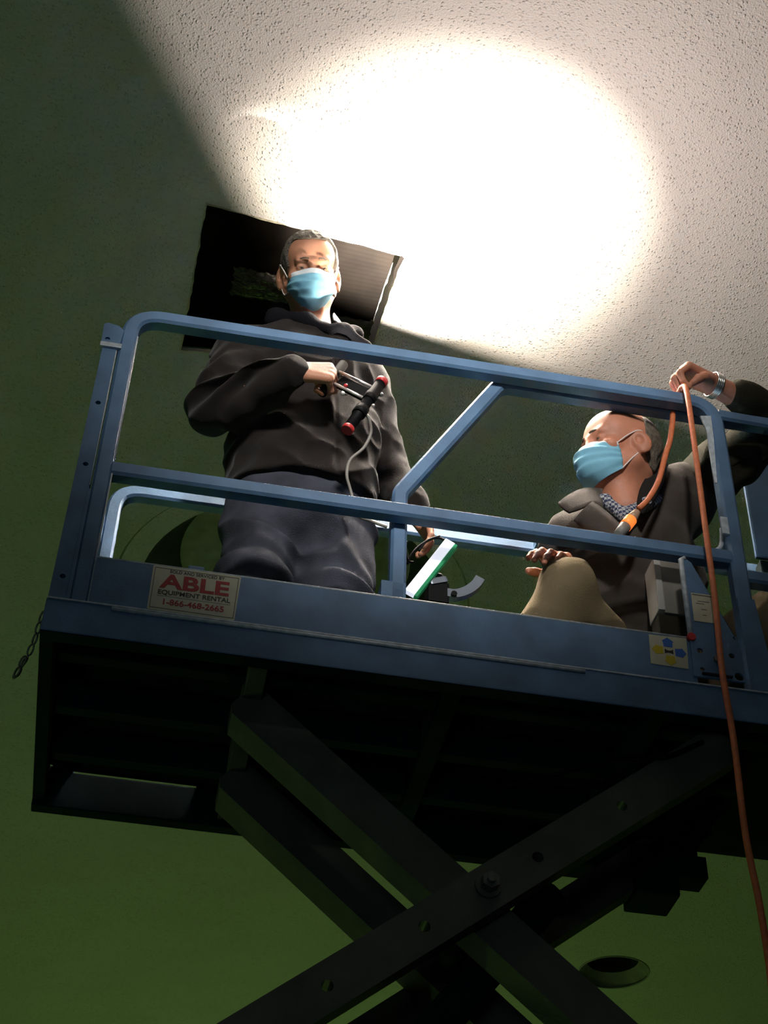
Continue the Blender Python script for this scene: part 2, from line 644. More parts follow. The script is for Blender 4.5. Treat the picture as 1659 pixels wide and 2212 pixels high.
def frame(fwd, up):
    """columns: x = to the viewer's right when the face looks at the viewer, y = back of the head, z = crown"""
    y = -np.array(fwd, float) / np.linalg.norm(fwd)
    z = np.array(up, float)
    z -= y * z.dot(y)
    z /= np.linalg.norm(z)
    return np.stack([np.cross(y, z), y, z], 1)


class Head:
    def __init__(s, c, R, k, skull=1.0, out=0.0):
        s.c, s.R, s.k, s.q, s.out = np.array(c, float), R, k, skull, out

    def w(s, p):
        return tuple(s.c + s.k * (s.R @ np.array(p, float)))

    def loc(s, X, Y, Z):
        R, c = s.R, s.c
        return [(R[0][i] * (X - c[0]) + R[1][i] * (Y - c[1]) + R[2][i] * (Z - c[2])) / s.k for i in range(3)]

    def sdf(s, X, Y, Z):
        x, y, z = s.loc(X, Y, Z)
        E = lambda c, r: s_ell(x, y, z, c, r)
        C = lambda a, b, ra, rb: s_cap(x, y, z, a, b, ra, rb)
        k = s.q
        d = E((0, 0.018, 0.035), (0.076 * k, 0.097 * k, 0.088 * k))
        d = smin(d, E((0, -0.034 - 0.1 * (k - 1), 0.040), (0.064 * k, 0.050 * k, 0.058 * k)), 0.03)
        d = smin(d, E((0, -0.026, -0.045), (0.061, 0.064, 0.080)), 0.03)
        for q in (-1, 1):
            d = smin(d, C((q * 0.056, 0.005, -0.055), (q * 0.012, -0.078, -0.108), 0.022, 0.021), 0.025)
            d = smin(d, C((q * 0.040, -0.080, 0.020), (q * 0.008, -0.088, 0.014), 0.010, 0.010), 0.014)
            d = smin(d, E((q * 0.046, -0.060, -0.026), (0.022, 0.022, 0.018)), 0.02)
            d = smax(d, -E((q * 0.032, -0.100, -0.003), (0.020, 0.0135, 0.011)), 0.014)
            d = smin(d, E((q * 0.032, -0.0765, -0.002), (0.0150, 0.0140, 0.0125)), 0.004)
            d = smax(d, -E((q * 0.032, -0.0905, -0.0035), (0.0125, 0.0060, 0.0019)), 0.002)
        d = smin(d, C((0, -0.090, 0.006), (0, -0.113 + s.out, -0.036), 0.0085, 0.0125), 0.014)
        for q in (-1, 1):
            d = smin(d, E((q * 0.013, -0.104, -0.040), (0.010, 0.011, 0.009)), 0.008)
            d = smin(d, E((q * 0.012, -0.090, -0.073), (0.016, 0.009, 0.005)), 0.006)
            d = smin(d, E((q * 0.010, -0.089, -0.083), (0.016, 0.009, 0.006)), 0.006)
        for q in (-1, 1):
            # ear: shell with a hollow, tipped backwards and standing off the head
            ex, ey, ez = q * x - 0.080 - 0.06 * (s.q - 1), y - 0.014, z + 0.012
            ex2 = ex - 0.45 * ey
            ey2 = ey + 0.18 * ez
            e = s_ell(ex2, ey2, ez, (0, 0, 0), (0.0115, 0.022, 0.035))
            e = smax(e, -s_ell(ex2, ey2, ez, (0.0125, -0.009, 0.004), (0.0125, 0.0105, 0.0165)), 0.004)
            e = smin(e, s_ell(ex2, ey2, ez, (0.002, -0.006, -0.028), (0.008, 0.010, 0.011)), 0.006)
            d = smin(d, e, 0.010)
        return d * s.k

    def put(s, F, k=0.03):
        r = 0.17 * s.k
        F.put(s.c - r, s.c + r, lambda X, Y, Z: s.sdf(X, Y, Z), k)

    def hair(s, name, cut, material, parent, thick=0.006, h=0.0028, amp=0.006):
        """a shell over the skull; cut(x, y, z) > 0 where there is no hair"""
        r = 0.15 * s.k
        F = Field(s.c - r, s.c + r, h)

        def f(X, Y, Z):
            x, y, z = s.loc(X, Y, Z)
            k = s.q
            d = smin(s_ell(x, y, z, (0, 0.018, 0.035), (0.076 * k + thick, 0.097 * k + thick, 0.088 * k + thick)),
                     s_ell(x, y, z, (0, -0.034 - 0.1 * (k - 1), 0.040), (0.064 * k + thick, 0.050 * k + thick, 0.058 * k + thick)), 0.03)
            d = smin(d, s_ell(x, y, z, (0, 0.045, -0.035), (0.060 + thick, 0.050 + thick, 0.055 + thick)), 0.02)
            d = d + amp * (vnoise(x * 90 + 8, y * 90, z * 45) - 0.5)
            return smax(d, cut(x, y, z), 0.008) * s.k
        F.put(s.c - r, s.c + r, f, 0.001)
        return F.build(name, material, parent)

    def mask(s, parent, band_top=0.13, fold=0.003, taper=0.0, nu=33, nv=29):
        mid = [(-0.108, -0.008), (-0.131, -0.030), (-0.139, -0.048), (-0.134, -0.072), (-0.124, -0.095), (-0.106, -0.120), (-0.078, -0.134)]
        side = [(-0.050, -0.026), (-0.046, -0.036), (-0.043, -0.048), (-0.040, -0.062), (-0.038, -0.076), (-0.036, -0.090), (-0.034, -0.102)]

        def lerp(tab, v):
            q = v * (len(tab) - 1)
            i = min(int(q), len(tab) - 2)
            t = q - i
            t = t * t * (3 - 2 * t) * 0.4 + t * 0.6
            return tab[i][0] * (1 - t) + tab[i + 1][0] * t, tab[i][1] * (1 - t) + tab[i + 1][1] * t

        def P(u, v):
            my, mz = lerp(mid, v)
            my += s.out * max(0.0, 1 - 1.6 * v)
            sy, sz = lerp(side, v)
            a = abs(u)
            tv = min(1.0, max(0.0, (v - 0.40) / 0.60))
            wv = (0.067 + 0.003 * math.sin(v * math.pi) - 0.006 * v) * (1 - taper * tv * tv * (3 - 2 * tv))
            xx = wv * math.sin(a * 1.35) / math.sin(1.35)
            b = a ** 1.9
            sy = sy - taper * 0.055 * tv
            yy, zz = my * (1 - b) + sy * b, mz * (1 - b) + sz * b
            if v < 0.28:   # nose bridge: the top edge hugs the nose, then the cheeks
                yy += 0.016 * (1 - v / 0.28) * math.exp(-((a - 0.42) / 0.22) ** 2)
            pl = 0
            for pc in (0.30, 0.48, 0.66):
                q = (v - pc) / 0.05
                pl += fold * (1 / (1 + math.exp(-q * 2.2)) - 0.5) * math.exp(-(q / 3.5) ** 2) * 2
            cr = 0.0035 * (float(vnoise(np.float64(u * 4 + 9), np.float64(v * 7 + a * 3), np.float64(3.3))) - 0.5) * min(1, 5 * v + 0.2)
            n = Vector((math.copysign(math.sin(a * 1.2), u), -math.cos(a * 1.2), 0))
            q = Vector((math.copysign(xx, u) if u else 0, yy, zz)) + n * (pl + cr + 0.002)
            return Vector(s.w(q))
        us = [-1 + 2 * i / (nu - 1) for i in range(nu)]
        nb = 5
        vs_band = [band_top * i / (nb - 1) for i in range(nb)]
        vs = [band_top + (1 - band_top) * i / (nv - 1) for i in range(nv)]
        o = patch('face_mask', [[P(u, v) for u in us] for v in vs], M['mask'], parent, thick=0.0025, sub=1)
        patch('mask_band', [[P(u, v) for u in us] for v in vs_band], M['mask_band'], o, thick=0.003, sub=1)
        for q in (-1, 1):
            ear_t, ear_b = (q * 0.085, 0.012, 0.022), (q * 0.080, 0.010, -0.042)
            back = (q * 0.083, 0.036, -0.008)
            a, b = P(q * 0.99, 0.03), P(q * 0.99, 0.97 - 0.42 * (taper > 0))
            tube('ear_loop', [a, s.w((q * 0.079, -0.020, 0.004)), s.w(ear_t), s.w(back), s.w(ear_b), s.w((q * 0.073, -0.012, -0.068)), b], 0.0022, M['loop'], o, seg=6)
        return o

    def eyes(s, parent):
        for q in (-1, 1):
            bm = bmesh.new()
            bmesh.ops.create_uvsphere(bm, u_segments=16, v_segments=10, radius=0.0118 * s.k, matrix=Matrix.Translation(s.w((q * 0.032, -0.0775, -0.003))))
            o = from_bm('eye', bm, M['eye'], parent, True)
            bm = bmesh.new()
            bmesh.ops.create_uvsphere(bm, u_segments=12, v_segments=8, radius=0.0062 * s.k, matrix=Matrix.Translation(s.w((q * 0.032, -0.0835, -0.003))))
            from_bm('iris', bm, M['iris'], o, True)
            tube('eyebrow', [s.w((q * (0.014 + 0.010 * t), -0.1020 + 0.0026 * t * t, 0.021 + 0.003 * t - 0.0012 * t * t)) for t in (0, 0.7, 1.4, 2.1, 2.7)], 0.0028 * s.k, M['brow'], parent, seg=6)


def hand(F, wrist, fx, fz, thumb_side, curls, thumb, k=1.0, spread=1.0):
    """fx: fingers' direction, fz: back of the hand; thumb_side +1/-1 along y = fz x fx; curls: per finger (knuckle, middle, tip) in degrees;
    thumb: list of hand-space points. returns a function hand space -> world"""
    fx = Vector(fx).normalized()
    fz = Vector(fz)
    fz = (fz - fx * fz.dot(fx)).normalized()
    fy = fz.cross(fx) * thumb_side
    o = Vector(wrist)
    W_ = lambda p: tuple(o + (fx * p[0] + fy * p[1] + fz * p[2]) * k)
    ys = (0.030, 0.010, -0.010, -0.029)
    lens = ((0.043, 0.026, 0.021), (0.047, 0.030, 0.022), (0.044, 0.028, 0.021), (0.034, 0.021, 0.019))
    kn = (0.088, 0.091, 0.086, 0.078)
    for i in range(4):
        F.cap(W_((0.004, ys[i] * 0.55, 0)), W_((kn[i], ys[i], 0.001)), 0.0165 * k, 0.0128 * k, 0.012 * k)
    tips = []
    for i in range(4):
        p = Vector((kn[i], ys[i], 0.001))
        ang = 0.0
        r0 = (0.0102, 0.0105, 0.0100, 0.0088)[i]
        sp = ys[i] * 1.2 * spread
        for j in range(3):
            ang += math.radians(curls[i][j])
            q = p + Vector((math.cos(ang), sp * (0.6 if j == 0 else 0), -math.sin(ang))) * lens[i][j]
            F.cap(W_(p), W_(q), (r0 - 0.0008 * j) * k, (r0 - 0.0008 * (j + 1)) * k, 0.0035 * k)
            p = q
        tips.append(W_(p))
    rr = (0.0165, 0.0125, 0.0115, 0.0095)
    for j in range(len(thumb) - 1):
        F.cap(W_(thumb[j]), W_(thumb[j + 1]), rr[j] * k, rr[j + 1] * k, 0.006 * k)
    return W_


# ------------------------------------------------------------------ the room
def circ_pts(c, r, n, z):
    return [Vector((c[0] + r * math.cos(2 * math.pi * i / n), c[1] + r * math.sin(2 * math.pi * i / n), z)) for i in range(n)]


HATCH = [(0.116, 0.514), (0.836, 0.598), (0.800, 1.150), (0.089, 1.222)]
CAN_C, CAN_R = (3.165, 5.82), 0.215
OCU_C, OCU_R = (0.725, 2.66), 0.80


def ceiling():
    bm = bmesh.new()
    edges = []
    loops = [[Vector(p) for p in ((-7, -6, CEIL), (9, -6, CEIL), (9, 13, CEIL), (-7, 13, CEIL))],
             [Vector((x, y, CEIL)) for x, y in HATCH], circ_pts(CAN_C, CAN_R, 40, CEIL), circ_pts(OCU_C, OCU_R, 64, CEIL)]
    for lp in loops:
        vs = [bm.verts.new(p) for p in lp]
        edges += [bm.edges.new((vs[i], vs[(i + 1) % len(vs)])) for i in range(len(vs))]
    bmesh.ops.triangle_fill(bm, use_beauty=True, use_dissolve=False, edges=edges)
    o = from_bm('ceiling', bm, M['ceiling'])
    structure(o)
    return o


CE = ceiling()
# the ragged cut edge of the hatch
for i in range(4):
    a, b = Vector((*HATCH[i], 0)), Vector((*HATCH[(i + 1) % 4], 0))
    bm = bmesh.new()
    n = 26
    lo, hi, hi2 = [], [], []
    nrm = Vector((-(b - a).y, (b - a).x, 0)).normalized()
    for j in range(n + 1):
        t = j / n
        w = (random.random() - 0.5) * 0.006 if 0 < j < n else 0
        p = a.lerp(b, t)
        lo.append(bm.verts.new(p + nrm * (w + 0.004) + Vector((0, 0, CEIL - 0.002))))
        hi.append(bm.verts.new(p - nrm * 0.002 + Vector((0, 0, CEIL - 0.0035))))
        hi2.append(bm.verts.new(p + nrm * (w * 0.6 + 0.002) + Vector((0, 0, CEIL + 0.016))))
    for j in range(n):
        bm.faces.new((lo[j], lo[j + 1], hi2[j + 1], hi2[j]))
        bm.faces.new((hi[j], hi[j + 1], lo[j + 1], lo[j]))
    o = from_bm('trim_%d' % (i + 1), bm, M['jamb'])
    structure(o)


def cone_ring(name, c, r0, z0, r1, z1, material, n=48, parent=None):
    bm = bmesh.new()
    a = [bm.verts.new(p) for p in circ_pts(c, r0, n, z0)]
    b = [bm.verts.new(p) for p in circ_pts(c, r1, n, z1)]
    for i in range(n):
        bm.faces.new((a[i], a[(i + 1) % n], b[(i + 1) % n], b[i]))
    return from_bm(name, bm, material, parent, True)


def disc(name, c, r, z, material, n=48, parent=None):
    bm = bmesh.new()
    bm.faces.new([bm.verts.new(p) for p in circ_pts(c, r, n, z)])
    return from_bm(name, bm, material, parent)


can = empty('recessed_light', (*CAN_C, CEIL), 'small round recessed light opening in green-lit ceiling, below the lift on the right', 'recessed light')
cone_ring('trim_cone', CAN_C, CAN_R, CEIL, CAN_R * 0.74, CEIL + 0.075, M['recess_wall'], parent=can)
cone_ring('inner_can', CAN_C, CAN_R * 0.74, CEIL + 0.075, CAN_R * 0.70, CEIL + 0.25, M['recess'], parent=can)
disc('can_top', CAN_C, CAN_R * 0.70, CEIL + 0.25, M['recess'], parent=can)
bm = bmesh.new()
sweep(bm, circ_pts(CAN_C, CAN_R, 40, CEIL) + [circ_pts(CAN_C, CAN_R, 40, CEIL)[0]], circle(0.006, 6), up=Vector((0, 0, 1)))
from_bm('trim_ring', bm, M['recess_wall'], can, True)

ocu = empty('round_recess', (*OCU_C, CEIL), 'large round ceiling recess seen dimly behind the legs of the standing man', 'ceiling recess')
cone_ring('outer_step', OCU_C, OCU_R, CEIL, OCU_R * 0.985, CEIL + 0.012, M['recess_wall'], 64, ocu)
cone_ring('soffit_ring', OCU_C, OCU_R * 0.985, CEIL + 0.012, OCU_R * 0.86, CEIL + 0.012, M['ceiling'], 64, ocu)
cone_ring('inner_wall', OCU_C, OCU_R * 0.86, CEIL + 0.012, OCU_R * 0.66, CEIL + 0.24, M['recess'], 64, ocu)  # dark colour paints the crescent of shadow inside the recess
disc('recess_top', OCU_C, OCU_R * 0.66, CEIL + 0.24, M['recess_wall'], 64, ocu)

FLOOR = -3.85
bm = bmesh.new()
add_box(bm, -7, 9, -6, 13, FLOOR - 0.1, FLOOR)
structure(from_bm('floor', bm, M['floor']))
for nm, b in (('wall_left', (-7.1, -7, -6, 13, FLOOR, CEIL)), ('wall_right', (9, 9.1, -6, 13, FLOOR, CEIL)),
              ('wall_back', (-7, 9, 13, 13.1, FLOOR, CEIL)), ('wall_front', (-7, 9, -6.1, -6, FLOOR, CEIL))):
    bm = bmesh.new()
    add_box(bm, *b)
    structure(from_bm(nm, bm, M['wall']))

# black board and film inside the hatch
hb = empty('black_backing_board', (0.45, 0.85, CEIL + 0.03), 'black ribbed backing board filling the square opening cut in the ceiling', 'board')


def hq(u, v, z):
    a, b, c, d = [Vector((*p, 0)) for p in HATCH]
    p = a.lerp(b, u).lerp(d.lerp(c, u), v)
    return Vector((p.x, p.y, z))


bm = bmesh.new()
nu, nv = 44, 90
g = [[None] * (nu + 1) for _ in range(nv + 1)]
for j in range(nv + 1):
    for i in range(nu + 1):
        u, v = i / nu * 0.962, j / nv
        z = CEIL + 0.022 + 0.0008 * math.sin(v * 2 * math.pi * 30) * (1 if u > 0.45 else 0.35) + 0.012 * float(vnoise(np.float64(u * 3), np.float64(v * 3), np.float64(1.5)))
        g[j][i] = bm.verts.new(hq(u - 0.002, v, z))
for j in range(nv):
    for i in range(nu):
        bm.faces.new((g[j][i], g[j][i + 1], g[j + 1][i + 1], g[j + 1][i]))
from_bm('ribbed_sheet', bm, M['board'], hb, True)
bm = bmesh.new()
bm.faces.new([bm.verts.new(hq(u, v, CEIL + 0.06)) for u, v in ((-0.02, -0.02), (1.02, -0.02), (1.02, 1.02), (-0.02, 1.02))])
from_bm('cover_panel', bm, M['grey_edge'], hb)


def film(name, u0, u1, v0, v1, seed):
    n = 46
    bm = bmesh.new()
    g = []
    for j in range(n + 1):
        row = []
        for i in range(n + 1):
            u, v = u0 + (u1 - u0) * i / n, v0 + (v1 - v0) * j / n
            a = float(vnoise(np.float64(i * 0.05 + seed), np.float64(j * 0.12), np.float64(seed * 1.7)))
            b = float(vnoise(np.float64(i * 0.12 + 5), np.float64(j * 0.3 + seed), np.float64(2.2)))
            edge = min(1, 5 * min(i, j, n - i, n - j) / n)
            jag = 0.02 * (float(vnoise(np.float64(i * 0.4), np.float64(j * 0.4), np.float64(seed + 4))) - 0.5)
            z = CEIL + 0.016 - edge * (0.006 + 0.020 * abs(a - 0.5) * 2 + 0.006 * b)
            row.append(bm.verts.new(hq(min(0.97, max(0.005, u + jag)), min(0.99, max(0, v + jag)), z)))
        g.append(row)
    for j in range(n):
        for i in range(n):
            bm.faces.new((g[j][i], g[j][i + 1], g[j + 1][i + 1], g[j + 1][i]))
    return from_bm(name, bm, M['foil'], hb, True)


film('crumpled_film', 0.20, 0.50, 0.38, 0.58, 1)
film('crumpled_film', 0.55, 0.965, 0.62, 0.99, 6)
bm = bmesh.new()
vs = [bm.verts.new(p) for p in ((0.822, 0.602, CEIL - 0.004), (0.838, 0.607, CEIL - 0.006), (0.826, 0.66, CEIL - 0.010), (0.819, 0.735, CEIL - 0.004), (0.812, 0.67, CEIL - 0.004))]
bm.faces.new(vs)
lo_ = from_bm('loose_strip', bm, M['board'], hb)
sm_ = lo_.modifiers.new('thickness', 'SOLIDIFY')
sm_.thickness = 0.003

# ------------------------------------------------------------------ the scissor lift
lift = empty('scissor_lift', (0.8, 0.38, FLOOR), 'blue scissor lift platform raised on grey crossed arms under the ceiling', 'lift')
B = M['blue']
TW = 0.044
YN, YF = 0.022, 0.75
XL, XR = -0.020, 1.648
# deck and frame
box('frame_beam', (-0.092, 1.735, -0.008, 0.030, -0.095, -0.002), B, lift, 0.004)
tube('beam_lip', [(0.06, -0.010, -0.011), (1.20, -0.010, -0.011)], 0.0052, M['weld'], lift, False, 10)
box('beam_shade_strip', (-0.0915, 1.7345, -0.007, 0.030, -0.0975, -0.094), M['underside'], lift, 0.001)  # dark strip painted in for the shade under the beam
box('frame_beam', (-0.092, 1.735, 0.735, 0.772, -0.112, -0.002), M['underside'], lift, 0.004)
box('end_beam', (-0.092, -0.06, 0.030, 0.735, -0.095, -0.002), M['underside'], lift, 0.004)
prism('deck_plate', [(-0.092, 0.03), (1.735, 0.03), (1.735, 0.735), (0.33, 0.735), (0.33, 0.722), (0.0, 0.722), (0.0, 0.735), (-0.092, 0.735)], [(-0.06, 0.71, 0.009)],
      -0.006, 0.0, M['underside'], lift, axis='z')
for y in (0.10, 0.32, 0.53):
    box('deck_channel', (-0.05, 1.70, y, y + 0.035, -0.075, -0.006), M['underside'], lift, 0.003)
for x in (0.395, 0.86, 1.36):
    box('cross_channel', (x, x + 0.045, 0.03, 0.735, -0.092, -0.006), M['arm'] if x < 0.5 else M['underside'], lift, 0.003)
# toe boards
prism('toe_board', [(0.004, 0.0), (1.49, 0.0), (1.49, 0.146), (0.004, 0.146)], [], 0.0, 0.008, B, lift)
tube('toe_board_edge', [(0.004, 0.003, 0.1455), (1.49, 0.003, 0.1455)], 0.0042, M['weld'], lift, False, 10)  # pale colour paints the highlight along the rounded edge
box('toe_board', (-0.05, 1.66, 0.764, 0.772, 0.07, 0.17), B, lift, 0.001)
for wz in ((0.004, 1.735, -0.0110, -0.003, -0.0035, 0.0010), (-0.09, 0.004, -0.0110, -0.003, -0.0035, 0.0010)):
    box('weld_bead', wz, M['weld'], lift, 0.001)
# left corner post, its socket and top clip
prism('corner_post', [(-0.090, 0.0), (-0.046, 0.0), (-0.046, 0.93), (-0.084, 0.93)], [(-0.066, 0.075, 0.007), (-0.066, 0.44, 0.007), (-0.066, 0.66, 0.007)], 0.002, 0.040, B, lift)
box('post_socket', (-0.050, -0.040, 0.001, 0.042, 0.0, 0.36), B, lift, 0.002)
box('post_clip', (-0.092, -0.034, -0.006, 0.045, 0.868, 0.885), M['weld'], lift, 0.003)
prism('post_clip', [(-0.090, 0.885), (-0.040, 0.885), (-0.036, 0.94), (-0.052, 0.955), (-0.082, 0.962), (-0.092, 0.955)], [(-0.075, 0.898, 0.007)], -0.004, 0.040, B, lift)
# near guard rail
square_tube('guard_rail', [(XL, YN, 0.0), (XL, YN, 1.028), (XR, YN, 1.028), (XR, YN, 0.0)], 0.085, B, lift, TW)
square_tube('mid_rail', [(XL + 0.02, YN, 0.444), (XR - 0.02, YN, 0.444)], 0.01, B, lift, TW)
tube('weld_bead', [(XL + 0.0225, 0.002, 0.93), (XL + 0.0225, 0.002, 0.47)], 0.0022, M['weld'], lift, False, 6)
tube('weld_bead', [(XL + 0.0225, 0.002, 0.42), (XL + 0.0225, 0.002, 0.002)], 0.0022, M['weld'], lift, False, 6)
tube('weld_bead', [(-0.046, 0.000, 0.86), (-0.046, 0.000, 0.37)], 0.0020, M['weld'], lift, False, 6)
prism('post_foot', [(XR - 0.022, 0.0), (XR + 0.05, 0.0), (XR + 0.024, 0.30), (XR - 0.022, 0.30)], [], -0.001, 0.006, B, lift)
# rounded brace at the foot of the right post
tube('corner_brace', [(1.560, 0.03, 0.470), (1.590, 0.03, 0.474), (1.612, 0.03, 0.490), (1.622, 0.03, 0.52), (1.626, 0.03, 0.56)], 0.007, M['weld'], lift)
box('latch_tab', (1.612, 1.632, -0.004, 0.004, 0.515, 0.575), M['weld'], lift, 0.002)
prism('latch_tab', [(1.598, 0.955), (1.630, 0.962), (1.628, 0.87), (1.618, 0.70), (1.612, 0.70), (1.610, 0.90)], [], -0.003, 0.002, M['weld'], lift)
# far guard rail
square_tube('guard_rail', [(XL, YF, 0.0), (XL, YF, 1.028), (XR, YF, 1.028), (XR, YF, 0.0)], 0.085, B, lift, TW)
square_tube('mid_rail', [(XL + 0.02, YF, 0.444), (XR - 0.02, YF, 0.444)], 0.01, B, lift, TW)
box('hinge_block', (-0.062, -0.040, 0.715, 0.745, 0.80, 0.90), B, lift, 0.004)
# roll-out extension: rails run inside the main ones
YE, YEF = 0.066, 0.704
EXT = [(0.746, 0.02), (0.746, 0.545), (1.03, 1.028), (2.75, 1.028), (2.75, 0.02)]
square_tube('extension_rail', [(x, YE, z) for x, z in EXT], 0.06, B, lift, 0.042)
square_tube('extension_mid_rail', [(1.66, YE, 0.425), (2.73, YE, 0.425)], 0.01, B, lift, 0.042)
square_tube('extension_mid_rail', [(1.66, YEF, 0.425), (2.73, YEF, 0.425)], 0.01, B, lift, 0.042)
square_tube('extension_rail', [(2.75, YE, 1.028), (2.75, YEF, 1.028)], 0.01, B, lift, 0.042)
square_tube('extension_rail', [(1.30, YEF, 1.028), (2.75, YEF, 1.028), (2.75, YEF, 0.02)], 0.06, B, lift, 0.042)
square_tube('rail_joiner', [(1.66, YN, 0.985), (1.80, YN + 0.004, 0.985)], 0.01, B, lift, 0.040)
box('extension_deck', (1.25, 2.77, 0.055, 0.765, 0.004, 0.030), M['underside'], lift, 0.003)
box('rail_socket', (0.703, 0.767, 0.045, 0.099, 0.15, 0.235), B, lift, 0.004)
for sx in (0.690, 0.782):
    prism('socket_ear', [(sx - 0.014, 0.0), (sx + 0.014, 0.0), (sx + 0.010, 0.185), (sx - 0.006, 0.192)], [(sx, 0.168, 0.005)], 0.050, 0.058, B, lift)
# gusset at the right end
prism('gusset_plate', [(1.480, 0.025), (1.612, 0.025), (1.612, 0.135), (1.510, 0.392), (1.494, 0.405), (1.480, 0.400)],
      [(1.503, 0.105, 0.008), (1.585, 0.102, 0.008), (1.503, 0.048, 0.006), (1.600, 0.16, 0.005), (1.597, 0.040, 0.012)], -0.006, 0.000, B, lift)
tube('gusset_flange', [(1.4835, -0.004, 0.145), (1.4835, -0.004, 0.398), (1.494, -0.004, 0.404)], 0.0075, M['weld'], lift, False, 8)
cyl('hex_bolt', (1.545, -0.014, 0.082), (1.545, -0.005, 0.082), 0.011, M['steel'], lift, seg=6, smooth=False)
box('latch_plate', (1.500, 1.578, -0.012, -0.006, 0.030, 0.036), M['hole'], lift, 0.001)
cyl('rivet', (1.484, 0.0, 0.143), (1.484, -0.012, 0.143), 0.011, M['red'], lift)
box('hinge_tab', (0.223, 0.262, 0.010, 0.020, 0.14, 0.168), B, lift, 0.004)

# stickers
st = prism('rental_sticker', [(0.140, 0.012), (0.1425, 0.0095), (0.3445, 0.0075), (0.347, 0.010), (0.352, 0.141), (0.3495, 0.1435), (0.1425, 0.1435), (0.140, 0.141)], [], -0.0018, 0.0002, M['sticker'], lift)
bm = bmesh.new()
for a, b in (((0.1455, 0.0165), (0.343, 0.0145)), ((0.343, 0.0145), (0.3465, 0.137)), ((0.3465, 0.137), (0.1455, 0.137)), ((0.1455, 0.137), (0.1455, 0.0165))):
    add_cyl(bm, (a[0], -0.0018, a[1]), (b[0], -0.0018, b[1]), 0.0009, seg=6)
add_cyl(bm, (0.158, -0.0018, 0.0535), (0.334, -0.0018, 0.0525), 0.0005, seg=6)
from_bm('border_line', bm, M['grey_ink'], st)
text('lettering', 'SOLD AND SERVICED BY', 0.247, 0.1255, 0.0125, M['black_ink'], st, -0.0022, 0.95, 0.0002, 'CENTER')
text('lettering', 'ABLE', 0.2455, 0.079, 0.058, M['red_ink'], st, -0.0022, 1.26, 0.0019, 'CENTER')
text('lettering', 'EQUIPMENT RENTAL', 0.2455, 0.0585, 0.0185, M['black_ink'], st, -0.0022, 1.0, 0.0003, 'CENTER')
text('lettering', '1-866-468-2665', 0.2455, 0.0285, 0.0235, M['red_ink'], st, -0.0022, 0.98, 0.0005, 'CENTER')
st2 = prism('arrow_sticker', [(1.373, 0.048), (1.469, 0.046), (1.473, 0.141), (1.375, 0.138)], [], -0.0018, 0.0002, M['sticker'], lift)


def arrow(name, cx, cz, rot, material):
    base = [(-0.011, -0.013), (0.011, -0.013), (0.013, 0.004), (0.016, 0.004), (0.0, 0.016), (-0.016, 0.004), (-0.013, 0.004)]
    c, s = math.cos(rot), math.sin(rot)
    prism(name, [(cx + c * x - s * z, cz + s * x + c * z) for x, z in base], [], -0.0024, -0.0016, material, st2)


arrow('blue_arrow', 1.422, 0.119, 0, M['blue_ink'])
arrow('yellow_arrow', 1.395, 0.094, math.pi / 2, M['yellow_ink'])
arrow('blue_arrow', 1.452, 0.092, -math.pi / 2, M['blue_ink'])
arrow('yellow_arrow', 1.425, 0.066, math.pi, M['yellow_ink'])
prism('machine_symbol', [(1.412, 0.085), (1.420, 0.088), (1.427, 0.088), (1.434, 0.085), (1.434, 0.099), (1.427, 0.095), (1.420, 0.095), (1.412, 0.099)], [], -0.0024, -0.0016, M['black_ink'], st2)
st3 = prism('notice_sticker', [(1.497, 0.197), (1.553, 0.197), (1.555, 0.289), (1.498, 0.288)], [], -0.0078, -0.0058, M['sticker'], lift)
bm = bmesh.new()
add_box(bm, 1.500, 1.553, -0.0083, -0.0076, 0.2815, 0.2845)
for q, (zz, x0, x1) in enumerate(((0.262, 1.513, 1.545), (0.254, 1.508, 1.530), (0.236, 1.520, 1.535), (0.218, 1.522, 1.532))):
    add_box(bm, x0, x1, -0.0081, -0.0077, zz, zz + 0.0022)
from_bm('printed_lines', bm, M['grey_ink'], st3)

# hanging chain at the left corner
chain = empty('chain', (-0.095, 0.08, -0.02), '', '')
del chain['label'], chain['category']
chain.parent = lift
chain.matrix_parent_inverse = Matrix.Translation(lift.location).inverted()
pts = catmull([(-0.097, 0.05, 0.0), (-0.103, 0.065, -0.04), (-0.108, 0.08, -0.075), (-0.120, 0.09, -0.12), (-0.135, 0.09, -0.165), (-0.128, 0.08, -0.150), (-0.112, 0.06, -0.10)], 3)
ln = None
dist = 0
prev = pts[0]
acc = [pts[0]]
for p in pts[1:]:
    dist += (p - prev).length
    prev = p
    if dist > 0.021:
        acc.append(p)
        dist = 0
for i in range(len(acc) - 1):
    a, b = acc[i], acc[i + 1]
    d = (b - a)
    sd = Vector((0.7, 0.7, 0)) if i % 2 else Vector((0.7, -0.7, 0))
    sd = (sd - d.normalized() * sd.dot(d.normalized())).normalized() * 0.0065
    cpt = (a + b) / 2
    dd = d.normalized() * 0.015
    lp = [cpt + dd * math.cos(t) + sd * math.sin(t) for t in [2 * math.pi * q / 14 for q in range(15)]]
    bm = bmesh.new()
    sweep(bm, lp, circle(0.0024, 6), up=d.cross(sd))
    o = from_bm('chain_link', bm, M['steel'], chain, True)
    o.matrix_parent_inverse = Matrix.Translation(lift.location + Vector((0, 0, 0))).inverted() if False else o.matrix_parent_inverse
chain.location = (-0.095, 0.08, -0.02)


